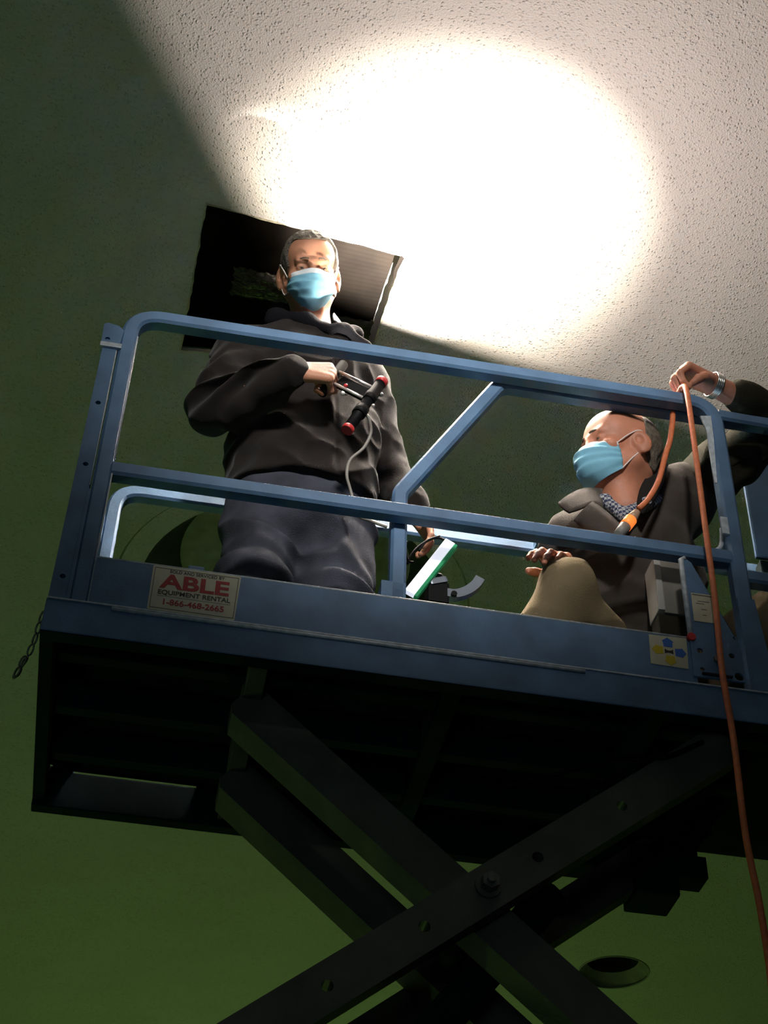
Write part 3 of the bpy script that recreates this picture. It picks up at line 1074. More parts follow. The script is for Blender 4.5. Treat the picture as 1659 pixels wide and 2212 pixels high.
# crossed arms
def arm(pivot, ang, l0, l1, y0, y1, parent, holes, w=0.052, name='scissor_arm'):
    c, s = math.cos(ang), math.sin(ang)
    xf = Matrix(((c, 0, -s, pivot[0]), (0, 1, 0, 0), (s, 0, c, pivot[1]), (0, 0, 0, 1)))
    out = [(l0 + 0.02, -w), (l1 - 0.02, -w), (l1, -w + 0.02), (l1, w - 0.02), (l1 - 0.02, w), (l0 + 0.02, w), (l0, w - 0.02), (l0, -w + 0.02)]
    return prism(name, out, [(q, 0.0, 0.0135) for q in holes], y0, y1, M['arm'], parent, xf=xf)


PV = (0.962, -0.572)
angA, angB = math.radians(37.9), math.radians(-40.5)
DZ = 1.20
for stg in range(3):
    pv = (PV[0] - 0.02 * 0, PV[1] - DZ * stg)
    hA = [-0.165, -0.425, 0.165, 0.43]
    a1 = arm(pv, angA, -0.90, 0.80, 0.095, 0.150, lift, hA)
    if stg == 0:
        cyl('pivot_washer', (pv[0] + 0.012, 0.096, pv[1] + 0.012), (pv[0] + 0.012, 0.086, pv[1] + 0.012), 0.030, M['arm'], a1)
        cyl('pivot_nut', (pv[0] + 0.012, 0.086, pv[1] + 0.012), (pv[0] + 0.012, 0.060, pv[1] + 0.012), 0.021, M['steel'], a1, seg=6, smooth=False)
        cyl('pivot_stud', (pv[0] + 0.012, 0.060, pv[1] + 0.012), (pv[0] + 0.012, 0.050, pv[1] + 0.012), 0.010, M['steel'], a1, seg=12)
    arm(pv, angB, -0.75, 0.90, 0.165, 0.260, lift, [])
    arm(pv, angB, -0.74, 0.90, 0.490, 0.605, lift, [])
    arm(pv, angA, -0.90, 0.80, 0.625, 0.690, lift, [])
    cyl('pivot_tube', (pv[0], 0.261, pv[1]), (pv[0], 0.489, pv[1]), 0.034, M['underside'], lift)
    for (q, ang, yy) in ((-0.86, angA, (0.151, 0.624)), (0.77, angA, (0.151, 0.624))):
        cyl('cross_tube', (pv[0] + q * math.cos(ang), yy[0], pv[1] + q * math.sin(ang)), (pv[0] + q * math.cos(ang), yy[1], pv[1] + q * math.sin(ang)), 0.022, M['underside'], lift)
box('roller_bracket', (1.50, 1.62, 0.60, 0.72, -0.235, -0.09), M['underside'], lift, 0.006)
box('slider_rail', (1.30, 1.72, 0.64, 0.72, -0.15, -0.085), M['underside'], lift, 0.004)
cyl('lift_cylinder', (0.55, 0.38, -1.25), (1.20, 0.38, -0.40), 0.045, M['underside'], lift)
tube('hydraulic_hose', [(1.02, 0.09, -0.30), (1.20, 0.085, -0.225), (1.33, 0.085, -0.175), (1.42, 0.085, -0.16), (1.52, 0.09, -0.10)], 0.006, M['black'], lift)
# chassis on the floor
box('chassis', (0.0, 1.85, 0.05, 0.71, FLOOR + 0.12, FLOOR + 0.42), B, lift, 0.02)
for x in (0.35, 1.5):
    for y in (0.0, 0.68):
        o = cyl('wheel', (x, y, FLOOR + 0.16), (x, y + 0.10, FLOOR + 0.16), 0.16, M['tyre'], lift, seg=28)

# control box beside the gusset and the blue box on the extension
cb = empty('control_box', (1.485, 0.11, 0.29), 'grey control box hung behind the blue gusset plate at the right end', 'control box')
box('box_body', (1.462, 1.535, 0.092, 0.165, 0.295, 0.478), M['grey_box'], cb, 0.004)
box('box_side', (1.445, 1.463, 0.088, 0.165, 0.30, 0.478), M['grey_edge'], cb, 0.003)
box('box_foot', (1.447, 1.535, 0.10, 0.16, 0.225, 0.296), M['olive'], cb, 0.004)
cb2 = empty('panel_box', (2.08, 0.39, 0.031), 'large blue panel box standing at the far right edge behind the raised arm', 'panel')
box('panel', (1.875, 2.30, 0.36, 0.372, 0.78, 1.23), M['navy'], cb2, 0.006)
box('panel_cap', (1.868, 2.31, 0.355, 0.378, 1.23, 1.30), M['underside'], cb2, 0.006)
box('panel_leg', (1.89, 2.29, 0.37, 0.41, 0.031, 0.78), M['underside'], cb2, 0.004)

def on_plane(px, py, y):
    d = CF + CR * ((px - 829.5) / 3500.564) - CU * ((py - 1106) / 3500.564)
    return CP + d * ((y - CP.y) / d.y)


# ------------------------------------------------------------------ work light
wl = empty('work_light', (0.90, 0.16, 0.03), 'work light on deck with glowing white bar and black clamp, between the two men', 'lamp')
cyl('stand_foot', (0.90, 0.16, 0.031), (0.90, 0.16, 0.045), 0.055, M['black'], wl, seg=24)
cyl('stand_pole', (0.90, 0.16, 0.045), (0.90, 0.16, 0.24), 0.012, M['black'], wl)


def oriented_box(name, a, b, wdir, w, t, material, parent, bev=0.003):
    a, b = Vector(a), Vector(b)
    d = (b - a)
    L = d.length
    d.normalize()
    wv = Vector(wdir)
    wv = (wv - d * wv.dot(d)).normalized()
    n = d.cross(wv)
    mt = Matrix.Identity(4)
    for i in range(3):
        mt[i][0], mt[i][1], mt[i][2], mt[i][3] = d[i], wv[i], n[i], ((a + b) / 2)[i]
    bm = bmesh.new()
    add_box(bm, -L / 2, L / 2, -w / 2, w / 2, -t / 2, t / 2, bev)
    bmesh.ops.transform(bm, matrix=mt, verts=bm.verts[:])
    return from_bm(name, bm, material, parent)


A0, A1 = on_plane(884, 1283, 0.125), on_plane(972, 1172, 0.135)
rt = Vector((0.70, 0.0, -0.62)).normalized()
oriented_box('lamp_bar', A0, A1, rt, 0.030, 0.016, M['lens'], wl, 0.004)
oriented_box('glass_edge', A0 + rt * 0.0195, A1 + rt * 0.0195, rt, 0.010, 0.022, M['glass_edge'], wl, 0.003)
c0 = on_plane(943, 1288, 0.16)
box('lamp_body', (c0.x - 0.028, c0.x + 0.028, 0.13, 0.19, c0.z - 0.040, c0.z + 0.026), M['black'], wl, 0.006)
oriented_box('body_cap', on_plane(925, 1268, 0.15), on_plane(962, 1262, 0.15), (0, 1, 0), 0.05, 0.020, M['clamp'], wl, 0.006)
tube('grip_loop', [on_plane(x, y, 0.16) for x, y in ((922, 1266), (918, 1250), (930, 1242), (952, 1244), (956, 1256))], 0.006, M['black'], wl)
bm = bmesh.new()
sweep(bm, catmull([on_plane(x, y, 0.14) for x, y in ((965, 1284), (985, 1286), (1008, 1279), (1026, 1266), (1036, 1252))], 6), [(-0.013, -0.010), (0.013, -0.010), (0.013, 0.010), (-0.013, 0.010)])
from_bm('clamp_arm', bm, M['clamp'], wl)
q0 = on_plane(980, 1285, 0.128)
cyl('clamp_bolt', q0, q0 + Vector((0, -0.008, 0)), 0.008, M['black'], wl)
# clamp lamp behind the top rail: unseen flaps and skirt added to cut the beam
cl = empty('clamp_lamp', LAMP, 'small black clamp lamp hooked behind the top rail above the slanting rail', 'lamp')
cyl('lamp_head', LAMP + Vector((0, 0, -0.050)), LAMP + Vector((0, 0, -0.012)), 0.024, M['black'], cl)
box('clamp_jaw', (1.105, 1.135, 0.050, 0.115, 1.0495, 1.066), M['black'], cl, 0.004)


def door(name, P, Q, t0, t1, out):
    P, Q = Vector(P), Vector(Q)
    rows = [[LAMP + (P.lerp(Q, s) - LAMP) * t for s in (0, 0.5, 1)] for t in (t0, t1)]
    bm = bmesh.new()
    g = [[bm.verts.new(p) for p in r] for r in rows]
    h = [[bm.verts.new(p + Vector(out) * 0.003) for p in r] for r in rows]
    for j in range(2):
        bm.faces.new((g[0][j], g[0][j + 1], g[1][j + 1], g[1][j]))
        bm.faces.new((h[0][j], h[1][j], h[1][j + 1], h[0][j + 1]))
        bm.faces.new((g[1][j], g[1][j + 1], h[1][j + 1], h[1][j]))
        bm.faces.new((g[0][j + 1], g[0][j], h[0][j], h[0][j + 1]))
    return from_bm(name, bm, M['black'], cl)


KC = Vector((-0.25, 0.72, CEIL))
Rp = Vector((2.155, 1.306, CEIL))
door('back_flap', KC, Rp + (Rp - KC) * 0.35, 0.006, 0.020, Vector((-0.2, 0.98, 0)))
La, Lb = Vector((0.32, 0.80, CEIL)), Vector((-0.74, -0.86, CEIL))
door('side_flap', La, Lb, 0.004, 0.014, Vector((-0.85, 0.5, 0)))
a, b = LAMP + (KC - LAMP) * 0.020, LAMP + (Rp + (Rp - KC) * 0.35 - LAMP) * 0.020
bm = bmesh.new()
dn = Vector((0, 0, -0.05))
bm.faces.new([bm.verts.new(p) for p in (a, b, b + dn, a + dn)])
a2, b2 = LAMP + (La - LAMP) * 0.014, LAMP + (Lb - LAMP) * 0.014
bm.faces.new([bm.verts.new(p) for p in (b2, a2, a2 + dn, b2 + dn)])
bm.faces.new([bm.verts.new(p) for p in (a2, a, a + dn, a2 + dn)])
c2 = LAMP + Vector((0.045, 0.0065, 0.0))
bm.faces.new([bm.verts.new(p) for p in (Vector((b.x, b.y, LAMP.z + 0.012)), c2 + Vector((0, 0, 0.007)), c2 + dn, b + dn)])
o = from_bm('beam_blocker', bm, M['black'], cl)  # added skirt that blocks the lamp's low rays
o.modifiers.new('thickness', 'SOLIDIFY').thickness = 0.002
for pp in (((893, 1215), (882, 1212), (878, 1195), (874, 1180), (880, 1170)), ((880, 1218), (888, 1200), (905, 1180), (930, 1165), (950, 1158)), ((905, 1190), (920, 1170), (940, 1162), (955, 1164), (968, 1172))):
    tube('lamp_wire', [on_plane(x, y, 0.15) for x, y in pp], 0.0035, M['black'], wl)

# ------------------------------------------------------------------ standing man
HS = Head((0.475, 0.255, 1.610), frame((0.03, -0.78, -0.60), (-0.13, -0.60, 0.78)), 1.09)
F = Field((0.10, 0.02, 0.0), (0.95, 0.66, 1.84), 0.0034)
HS.put(F)
NB = (0.515, 0.37, 1.40)
F.cap(HS.w((0, 0.030, -0.06)), NB, 0.058, 0.066, 0.03)
F.cap(HS.w((0, -0.01, -0.09)), (0.515, 0.315, 1.395), 0.030, 0.045, 0.03)
F.cap((0.36, 0.375, 1.325), (0.66, 0.385, 1.315), 0.075, 0.075, 0.04, (1, 0.8, 1))
F.cap((0.505, 0.36, 1.24), (0.515, 0.40, 0.95), 0.165, 0.165, 0.05, (1, 0.62, 1))
F.cap((0.52, 0.41, 0.95), (0.52, 0.42, 0.76), 0.160, 0.165, 0.05, (1, 0.66, 1))
R_SH, R_EL, R_WR = (0.305, 0.35, 1.300), (0.232, 0.270, 0.965), (0.448, 0.098, 0.990)
L_SH, L_EL, L_WR = (0.680, 0.40, 1.275), (0.765, 0.50, 1.03), (0.862, 0.46, 0.850)
F.chain([(R_SH, 0.058), (R_EL, 0.046), (R_WR, 0.031)], 0.02)
F.chain([(L_SH, 0.058), (L_EL, 0.046), (L_WR, 0.031)], 0.02)
HIP, KNE, ANK = ((0.425, 0.43, 0.74), (0.62, 0.43, 0.74)), ((0.395, 0.36, 0.40), (0.635, 0.40, 0.40)), ((0.38, 0.44, 0.08), (0.64, 0.46, 0.08))
for i in range(2):
    F.chain([(HIP[i], 0.085), (KNE[i], 0.058), (ANK[i], 0.040)], 0.03)
    F.cap(ANK[i], (ANK[i][0] - 0.01, ANK[i][1] - 0.15, 0.045), 0.040, 0.032, 0.02)
GRIP_D = Vector((-0.085, 0.0, -0.199)).normalized()           # both grips of the tool run along this
cur = ((62, 85, 45), (66, 88, 45), (70, 88, 45), (74, 88, 45))
hand(F, R_WR, (0.97, 0.03, 0.16), (0.10, -0.96, 0.28), 1, cur, [(0.020, 0.020, -0.006), (0.050, 0.036, -0.022), (0.082, 0.034, -0.040), (0.100, 0.026, -0.052)], 1.15)
hand(F, L_WR, (0.45, -0.15, -0.88), (0.85, -0.15, 0.45), -1, ((20, 25, 15), (24, 28, 18), (28, 30, 18), (30, 30, 20)),
     [(0.020, 0.024, -0.004), (0.050, 0.044, -0.018), (0.078, 0.050, -0.030), (0.096, 0.048, -0.036)], 1.05)
man = F.build('person', M['skin'])
tag(man, 'standing man in black jacket, jeans and blue mask, gripping a two-handled black tool', 'person')
HS.eyes(man)
HS.hair('hair', lambda x, y, z: smax(smin(-(y + 0.048) + 0 * x + 0 * z, -(z - 0.083) + 0 * x + 0 * y, 0.012), -(z + 0.055) + 0 * x + 0 * y, 0.01) + np.where((y < 0.005) & (z < 0.005), 0.02, 0.0),
        M['hair'], man)
HS.mask(man, taper=0.45)

# jacket
F = Field((0.08, 0.03, 0.66), (0.98, 0.66, 1.58), 0.005)
F.cap((0.355, 0.370, 1.320), (0.665, 0.385, 1.305), 0.092, 0.092, 0.05, (1, 0.85, 1))
F.cap((0.50, 0.345, 1.24), (0.515, 0.39, 0.95), 0.195, 0.200, 0.06, (1, 0.66, 1))
F.cap((0.515, 0.385, 1.0), (0.52, 0.40, 0.80), 0.200, 0.208, 0.05, (1, 0.70, 1))
F.cap((0.515, 0.355, 1.38), (0.515, 0.38, 1.30), 0.085, 0.11, 0.05)
F.chain([(R_SH, 0.086), (R_EL, 0.072), ((0.37, 0.165, 0.98), 0.058), ((0.435, 0.110, 0.988), 0.046)], 0.03)
F.chain([(L_SH, 0.086), (L_EL, 0.070), ((0.84, 0.47, 0.90), 0.055), ((0.855, 0.464, 0.87), 0.050)], 0.03)
F.put((0.2, 0.0, 0.6), (0.85, 0.7, 0.84), lambda x, y, z: z - (0.785 + 0.05 * (x - 0.5) - 0.10 * np.clip(x - 0.50, 0, 0.08) + 0.12 * np.clip(y - 0.28, 0, 0.2)) + 0 * y, 0.006, 's')
F.cap((0.515, 0.30, 1.42), (0.515, 0.37, 1.50), 0.062, 0.075, 0.02, op='s')


def folds1(x, y, z):
    a = vnoise(x * 6 + 3, y * 6, z * 9 + 0.6 * np.sin(x * 14))
    b = vnoise(x * 15, y * 13 + 4, z * 19 + 5)
    d = 0.024 * (np.abs(a - 0.5) * 2 - 0.35) + 0.012 * (np.abs(b - 0.5) * 2 - 0.4)
    el = np.exp(-((x - 0.27) ** 2 + (y - 0.22) ** 2 + (z - 1.03) ** 2) / 0.022)
    d += 0.016 * el * np.sin(70 * (z - 0.5 * x) + 6 * a)
    d += 0.004 * np.exp(-((x - 0.560 - 0.08 * (1.3 - z)) / 0.006) ** 2) * (y < 0.38)
    return d


F.wrinkle(folds1)
jk = F.build('jacket', M['jacket'], man, relax=1)
F = Field((0.28, 0.10, 1.28), (0.76, 0.5, 1.58), 0.004)
F.chain([((0.545, 0.215, 1.315), 0.016), ((0.470, 0.250, 1.375), 0.028), ((0.395, 0.315, 1.435), 0.034), ((0.410, 0.38, 1.460), 0.034), ((0.51, 0.43, 1.47), 0.034), ((0.61, 0.38, 1.435), 0.030)], 0.03, (1, 0.8, 1))
F.chain([((0.61, 0.37, 1.455), 0.030), ((0.625, 0.290, 1.395), 0.026), ((0.575, 0.215, 1.335), 0.014)], 0.03, (1, 0.8, 1))
F.cap((0.60, 0.235, 1.345), (0.665, 0.255, 1.315), 0.012, 0.020, 0.03)
F.wrinkle(lambda x, y, z: 0.008 * (vnoise(x * 20, y * 20, z * 30) - 0.5))
F.build('collar', M['collar'], man)
patch('shirt_collar', [[(0.555, 0.215, 1.395), (0.575, 0.235, 1.392), (0.592, 0.262, 1.398)], [(0.552, 0.208, 1.372), (0.574, 0.222, 1.362), (0.586, 0.245, 1.372)], [(0.556, 0.202, 1.350), (0.570, 0.208, 1.348), (0.578, 0.222, 1.352)]], M['shirt'], man, 0.004)
zq = on_plane(692, 736, 0.185)
cyl('zip_pull', zq, zq + Vector((0.002, 0.002, -0.014)), 0.0035, M['zip'], man, seg=8)

# jeans
F = Field((0.22, 0.18, 0.02), (0.82, 0.66, 0.95), 0.005)
F.cap((0.52, 0.415, 0.86), (0.52, 0.42, 0.76), 0.182, 0.190, 0.05, (1, 0.70, 1))
for i in range(2):
    F.chain([(HIP[i], 0.118), (KNE[i], 0.098), ((ANK[i][0], ANK[i][1], 0.09), 0.082)], 0.03)


def folds2(x, y, z):
    a = vnoise(x * 7 + 11, y * 6, z * 10 + 2 * x)
    b = vnoise(x * 16 + 1, y * 12, z * 22 + 8)
    d = 0.036 * (np.abs(a - 0.5) * 2 - 0.4) + 0.012 * (b - 0.5)
    kn = np.exp(-((z - 0.45) / 0.13) ** 2)
    d += 0.008 * kn * np.sin(60 * z + 25 * (x - 0.4) + 7 * a)
    return d


F.wrinkle(folds2)
F.build('jeans', M['jeans'], man, relax=1)
for i in range(2):
    F = Field((ANK[i][0] - 0.08, ANK[i][1] - 0.26, 0.0), (ANK[i][0] + 0.08, ANK[i][1] + 0.10, 0.14), 0.005)
    F.cap((ANK[i][0], ANK[i][1] + 0.03, 0.056), (ANK[i][0] - 0.01, ANK[i][1] - 0.17, 0.046), 0.052, 0.044, 0.02)
    F.build('shoe', M['shoe'], man)

# the tool in his hand
tl = empty('rod_tool', (0.60, 0.10, 0.98), 'black two-handled tool with twin silver rods and red tips in the standing man\'s hand', 'tool')


def gp(x, z, y=0.072):
    return Vector((x, y, z))


G0 = (0.690, 0.985)
def grip(x0, z0, L, dy=0.0):
    a = gp(x0, z0, 0.085 + dy)
    return a, a + GRIP_D * L


a, b = grip(0.688, 0.982, 0.215)
cyl('grip', a, b, 0.0155, M['black'], tl, seg=18)
cyl('red_cap', a - GRIP_D * 0.014, a + GRIP_D * 0.004, 0.0172, M['red'], tl, seg=20)
cyl('red_cap', b - GRIP_D * 0.004, b + GRIP_D * 0.010, 0.0172, M['red'], tl, seg=20)
cyl('grip_collar', a + GRIP_D * 0.055, a + GRIP_D * 0.085, 0.0185, M['black'], tl, seg=20)
cyl('grip_collar', a + GRIP_D * 0.120, a + GRIP_D * 0.150, 0.0200, M['black'], tl, seg=20)
HC = Vector((0.548, 0.132, 1.000))
a2, b2 = HC - GRIP_D * 0.095, HC + GRIP_D * 0.050
cyl('grip', a2, b2, 0.0145, M['black'], tl, seg=18)
for q, (e0, e1) in enumerate((((0.552, 0.130, 1.060), (0.664, 0.092, 0.968)), ((0.556, 0.115, 0.985), (0.648, 0.088, 0.912)))):
    cyl('silver_rod', e0, e1, 0.0046, M['chrome'], tl, seg=10)
    cyl('silver_rod', (e0[0], e0[1] + 0.015, e0[2] + 0.004), (e1[0], e1[1] + 0.015, e1[2] + 0.004), 0.0040, M['cable'], tl, seg=8) if q == 0 else None
oriented_box('slide_block', (0.575, 0.12, 1.000), (0.655, 0.10, 0.938), (0, 1, 0.2), 0.018, 0.040, M['black'], tl)
def ball(name, p, r, material):
    bm = bmesh.new()
    bmesh.ops.create_uvsphere(bm, u_segments=14, v_segments=10, radius=r, matrix=Matrix.Translation(p))
    return from_bm(name, bm, material, tl, True)


ball('knob', on_plane(740, 850, 0.06), 0.0068, M['chrome'])
ball('knob', on_plane(823, 852, 0.095), 0.0068, M['steel'])
ball('knob', on_plane(806, 876, 0.075), 0.0052, M['chrome'])
ball('red_button', on_plane(747, 833, 0.10), 0.0062, M['red'])
cyl('knob_stem', on_plane(800, 858, 0.085), on_plane(823, 852, 0.095), 0.003, M['black'], tl, seg=8)
cyl('knob_stem', on_plane(740, 850, 0.06), on_plane(748, 852, 0.10), 0.003, M['black'], tl, seg=8)
tube('tool_cable', [on_plane(x, y, d) for x, y, d in ((788, 893, 0.09), (797, 905, 0.10), (801, 935, 0.125), (785, 968, 0.14), (757, 993, 0.15), (749, 1025, 0.16), (758, 1062, 0.18), (770, 1110, 0.20), (800, 1125, 0.22), (835, 1138, 0.24))], 0.0045, M['cable'], tl)

# ------------------------------------------------------------------ seated man
HD = Head((1.412, 0.172, 0.935), frame((-0.965, -0.25, -0.04), (-0.04, -0.14, 0.99)), 1.09, 1.07, 0.008)
F = Field((1.02, -0.06, 0.0), (2.06, 0.68, 1.26), 0.0034)
HD.put(F)
NB2 = (1.455, 0.27, 0.80)
F.cap(HD.w((0, 0.030, -0.06)), NB2, 0.064, 0.075, 0.03)
F.cap(HD.w((0, -0.02, -0.09)), (1.42, 0.20, 0.74), 0.045, 0.062, 0.03)
r_sh, r_el, r_wr = (1.295, 0.30, 0.645), (1.275, 0.35, 0.470), (1.245, 0.195, 0.450)
l_sh, l_el, l_wr = (1.640, 0.27, 0.905), (1.930, 0.13, 1.130), (1.668, 0.045, 1.150)
F.cap((1.33, 0.30, 0.68), (1.59, 0.29, 0.84), 0.074, 0.078, 0.04, (1, 0.85, 1))
F.cap((1.45, 0.30, 0.70), (1.50, 0.40, 0.28), 0.165, 0.165, 0.05, (1, 0.7, 1))
F.chain([(r_sh, 0.058), (r_el, 0.045), (r_wr, 0.031)], 0.02)
F.chain([(l_sh, 0.058), (l_el, 0.045), (l_wr, 0.031)], 0.02)
rl = [(1.44, 0.42, 0.22), (1.215, 0.150, 0.365), (1.10, 0.24, 0.07)]
ll = [(1.60, 0.40, 0.22), (1.790, 0.170, 0.37), (1.90, 0.26, 0.09)]
for lg, sx in ((rl, -1), (ll, 1)):
    F.chain([(lg[0], 0.085), (lg[1], 0.058), (lg[2], 0.040)], 0.03)
    F.cap(lg[2], (lg[2][0] + sx * 0.02, lg[2][1] - 0.12, 0.045), 0.038, 0.030, 0.02)
hand(F, r_wr, (-0.55, -0.62, 0.12), (0.05, -0.25, 0.96), -1, ((22, 30, 18), (26, 34, 20), (30, 36, 20), (32, 38, 22)),
     [(0.020, 0.022, -0.004), (0.045, 0.048, -0.012), (0.066, 0.066, -0.020), (0.082, 0.074, -0.028)], 1.05)
WL_ = hand(F, l_wr, (-0.95, -0.24, 0.03), (-0.10, -0.20, 0.97), 1, ((52, 62, 30), (56, 66, 32), (58, 66, 32), (58, 66, 32)),
     [(0.020, 0.022, -0.006), (0.046, 0.040, -0.022), (0.066, 0.044, -0.040), (0.078, 0.036, -0.054)], 1.12, 1.2)
man2 = F.build('person', M['skin2'])
tag(man2, 'seated balding man in grey fleece, khaki trousers and blue mask, arm raised to the rail', 'person')
HD.eyes(man2)
HD.hair('hair', lambda x, y, z: smax(smin(-(y - 0.028 + 0 * x + 0 * z), 0.5 + 0 * x + 0 * y + 0 * z, 0.01), smax(-(z + 0.065 + 0 * x + 0 * y), z - 0.105 - 0.5 * (y - 0.06) + 0 * x, 0.01), 0.01),
        M['hair2'], man2, thick=0.003, amp=0.004)
HD.mask(man2, fold=0.005)

F = Field((1.02, 0.05, 0.16), (2.06, 0.66, 1.26), 0.005)
F.cap((1.335, 0.295, 0.675), (1.58, 0.285, 0.835), 0.092, 0.098, 0.05, (1, 0.85, 1))
F.cap((1.46, 0.285, 0.66), (1.49, 0.37, 0.36), 0.185, 0.212, 0.06, (1, 0.70, 1))
F.cap((1.49, 0.37, 0.36), (1.51, 0.39, 0.26), 0.205, 0.19, 0.05, (1, 0.70, 1))
F.chain([(r_sh, 0.092), (r_el, 0.070), ((1.225, 0.205, 0.452), 0.050)], 0.04)
F.chain([((1.60, 0.28, 0.85), 0.098), (l_sh, 0.086)], 0.04)
F.cap((1.43, 0.20, 0.86), (1.435, 0.245, 0.76), 0.070, 0.080, 0.02, op='s')
F.put((1.35, 0.05, 0.55), (1.50, 0.25, 0.80), lambda x, y, z: np.sqrt(((x - 1.385 + 0.25 * (z - 0.62)) / 1.0) ** 2 + ((y - 0.135) / 1.0) ** 2 + 0 * z) - (0.012 + 0.12 * np.clip(z - 0.58, 0, 0.2)), 0.015, 's')


def folds3(x, y, z):
    a = vnoise(x * 6 + 2, y * 6, z * 8 - 3 * x)
    b = vnoise(x * 14, y * 13 + 4, z * 17 + 5)
    d = 0.032 * (np.abs(a - 0.5) * 2 - 0.4) + 0.012 * (b - 0.5)
    d += 0.008 * np.exp(-((z - 0.40) / 0.10) ** 2) * np.sin(75 * z + 12 * x + 6 * a)
    return d


F.wrinkle(folds3)
F.build('jacket', M['jacket2'], man2, relax=1)
# raised sleeve, olive and ribbed, with the pushed-up cuff
F = Field((1.56, -0.02, 0.82), (2.06, 0.42, 1.28), 0.004)
F.chain([((1.625, 0.272, 0.892), 0.084), ((1.72, 0.225, 0.965), 0.088), (l_el, 0.072)], 0.03)
F.chain([(l_el, 0.070), ((1.80, 0.088, 1.146), 0.052), ((1.758, 0.072, 1.150), 0.046)], 0.03)
F.wrinkle(lambda x, y, z: 0.011 * np.sin(85 * (x * 0.8 - z * 0.35) + 5 * vnoise(x * 8, y * 8, z * 8)) * np.exp(-np.maximum(0, 1.03 - z) * 6) * (y > 0.14) + 0.010 * (vnoise(x * 18, y * 18, z * 18) - 0.5))
F.build('sleeve', M['olive'], man2)
# collar wings
op = lambda *r: [on_plane(*q) for q in r]
patch('collar_wing', [op((1300, 1058, .17), (1285, 1056, .155), (1263, 1054, .14), (1232, 1066, .115), (1206, 1087, .105)),
                      op((1300, 1078, .13), (1287, 1076, .12), (1270, 1078, .11), (1245, 1090, .098), (1215, 1098, .095)),
                      op((1302, 1098, .10), (1292, 1092, .10), (1279, 1087, .098), (1256, 1099, .092), (1230, 1107, .09))], M['jacket2'], man2, 0.008, 1)
patch('lapel', [op((1279, 1085, .10), (1300, 1098, .10), (1320, 1116, .095), (1340, 1134, .09), (1352, 1160, .09)),
                op((1262, 1098, .085), (1284, 1118, .08), (1306, 1140, .08), (1326, 1160, .08), (1338, 1185, .08)),
                op((1240, 1125, .125), (1262, 1145, .12), (1290, 1165, .115), (1310, 1180, .11), (1326, 1200, .11))], M['jacket2'], man2, 0.008, 1)
patch('collar_stand', [op((1432, 994, .22), (1410, 1012, .185), (1392, 1036, .155), (1379, 1060, .13), (1375, 1088, .11)),
                       op((1440, 1000, .21), (1424, 1030, .165), (1408, 1056, .135), (1392, 1080, .112), (1380, 1102, .098)),
                       op((1446, 1015, .21), (1436, 1045, .17), (1422, 1070, .14), (1405, 1092, .115), (1388, 1112, .10))], M['lining2'], man2, 0.008, 1)
F = Field((1.30, 0.06, 0.60), (1.58, 0.36, 0.86), 0.004)
F.chain([((1.385, 0.118, 0.640), 0.020), ((1.340, 0.140, 0.705), 0.018), ((1.345, 0.22, 0.77), 0.018)], 0.015)
F.chain([((1.385, 0.118, 0.640), 0.020), ((1.455, 0.130, 0.705), 0.018), ((1.525, 0.20, 0.80), 0.016)], 0.015)
F.wrinkle(lambda x, y, z: 0.006 * (vnoise(x * 40, y * 40, z * 40) - 0.5))
F.build('shirt_collar', M['plaid'], man2)
# khaki trousers
F = Field((0.98, 0.0, 0.02), (2.06, 0.62, 0.52), 0.005)
F.cap((1.46, 0.41, 0.22), (1.58, 0.41, 0.22), 0.15, 0.15, 0.05, (1, 0.8, 0.85))
for lg in (rl, ll):
    F.chain([(lg[0], 0.118), (lg[1], 0.080), ((lg[2][0], lg[2][1], 0.09), 0.070)], 0.035)


def folds4(x, y, z):
    a = vnoise(x * 7 + 5, y * 6, z * 8 + 1)
    b = vnoise(x * 20 + 1, y * 14, z * 16 + 8)
    d = 0.018 * (np.abs(a - 0.5) * 2 - 0.4) + 0.007 * (b - 0.5)
    d += 0.006 * np.sin(80 * (x - 0.8 * z) + 6 * a) * np.exp(-((x - 1.70) / 0.06) ** 2)
    return d


F.wrinkle(folds4)
F.build('trousers', M['khaki'], man2, relax=1)
for lg, sx in ((rl, -1), (ll, 1)):
    F = Field((lg[2][0] - 0.12, lg[2][1] - 0.24, 0.0), (lg[2][0] + 0.12, lg[2][1] + 0.10, 0.14), 0.005)
    F.cap((lg[2][0], lg[2][1] + 0.02, 0.056), (lg[2][0] + sx * 0.02, lg[2][1] - 0.15, 0.046), 0.050, 0.042, 0.02)
    F.build('shoe', M['shoe'], man2)
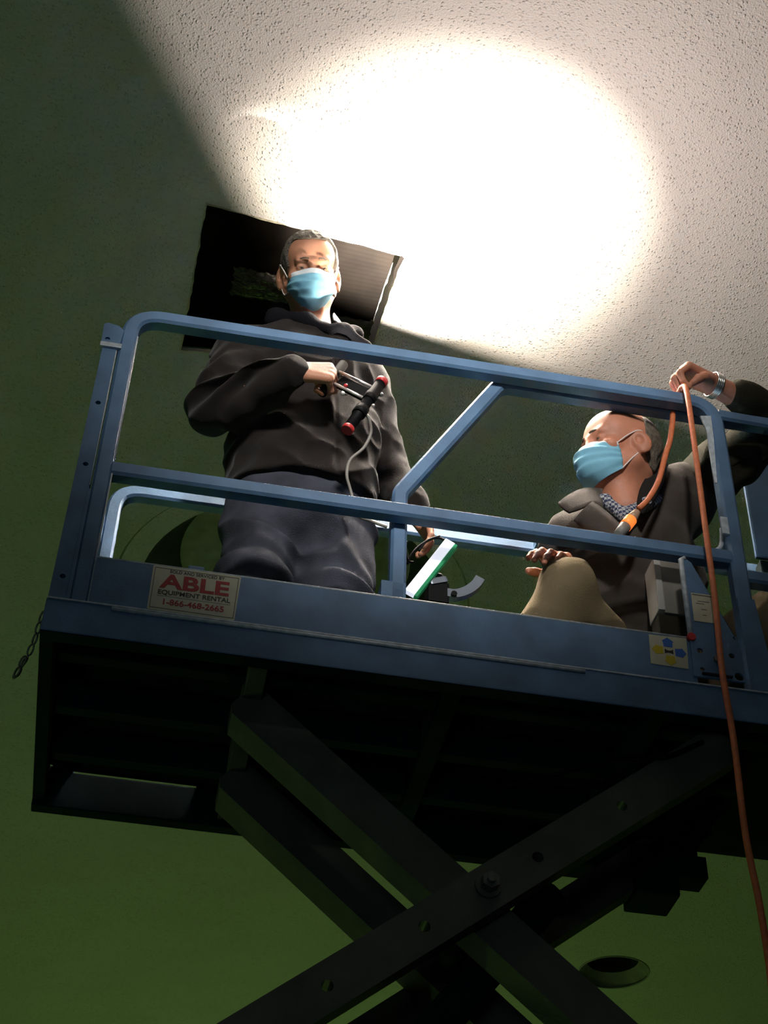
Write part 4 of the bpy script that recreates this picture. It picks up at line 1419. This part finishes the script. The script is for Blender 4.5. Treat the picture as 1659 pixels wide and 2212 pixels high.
# watch, ring
wx = Vector((0.95, 0.24, -0.03)).normalized()
wc = Vector(l_wr) - wx * -0.012
for q in range(4):
    c0 = wc + wx * (q * 0.006 - 0.009)
    u = Vector((0, 0, 1)) - wx * wx.z
    u.normalize()
    v = wx.cross(u)
    bm = bmesh.new()
    sweep(bm, [c0 + u * 0.036 * math.cos(t) + v * 0.039 * math.sin(t) for t in [2 * math.pi * k / 28 for k in range(29)]], circle(0.0033, 6), up=wx)
    from_bm('watch_band', bm, M['watch'], man2, True)
cyl('watch_face', wc + Vector((0, 0, 0.034)), wc + Vector((0, 0, 0.044)), 0.017, M['watch'], man2, seg=20)
ra, rb = Vector(WL_((0.086 + 0.53 * 0.020, -0.0115, 0.001 - 0.848 * 0.020))), Vector(WL_((0.086 + 0.53 * 0.024, -0.0115, 0.001 - 0.848 * 0.024)))
rd = (rb - ra).normalized()
ru = rd.orthogonal().normalized()
rv = rd.cross(ru)
bm = bmesh.new()
sweep(bm, [ra + ru * 0.0122 * math.cos(t) + rv * 0.0122 * math.sin(t) for t in [2 * math.pi * k / 20 for k in range(21)]], circle(0.0020, 6), up=rd)
from_bm('finger_ring', bm, M['gold'], man2, True)
# seat he sits on, hidden by the toe board
sb = empty('step_box', (1.53, 0.42, 0.0), 'low dark box under the seated man, behind the toe board', 'box')
box('box_shell', (1.36, 1.70, 0.30, 0.58, 0.031, 0.070), M['black'], sb, 0.01)
box('box_lid', (1.35, 1.71, 0.29, 0.59, 0.070, 0.082), M['black'], sb, 0.005)

# ------------------------------------------------------------------ orange extension cord
ec = empty('extension_cord', (1.555, -0.03, 1.05), 'orange extension cord looped over the top rail, hanging down in front', 'cord')
rp = [(1.400, 0.040, 0.600), (1.430, 0.040, 0.640), (1.468, 0.045, 0.720), (1.500, 0.050, 0.830), (1.522, 0.055, 0.90), (1.536, 0.05, 0.985), (1.545, 0.058, 1.050), (1.553, 0.03, 1.066), (1.556, -0.006, 1.062)]
for q in [(1484, 850), (1500, 960), (1513, 1060), (1525, 1150), (1545, 1300), (1560, 1450), (1585, 1600), (1610, 1800), (1640, 1950), (1662, 2090), (1672, 2200), (1680, 2300)]:
    rp.append(tuple(on_plane(q[0], q[1], -0.030)))
tube('cord', rp, 0.0084, M['orange'], ec)
ea, eb = on_plane(1376, 1106, 0.038), on_plane(1341, 1149, 0.038)
d_ = (eb - ea)
cyl('plug_body', ea, ea + d_ * 0.40, 0.010, M['plug'], ec, r2=0.017, seg=14)
cyl('plug_light', ea + d_ * 0.38, ea + d_ * 0.72, 0.0175, M['glow'], ec, r2=0.0175, seg=14)
cyl('plug_end', ea + d_ * 0.70, ea + d_ * 1.15, 0.0165, M['cable'], ec, r2=0.014, seg=14)
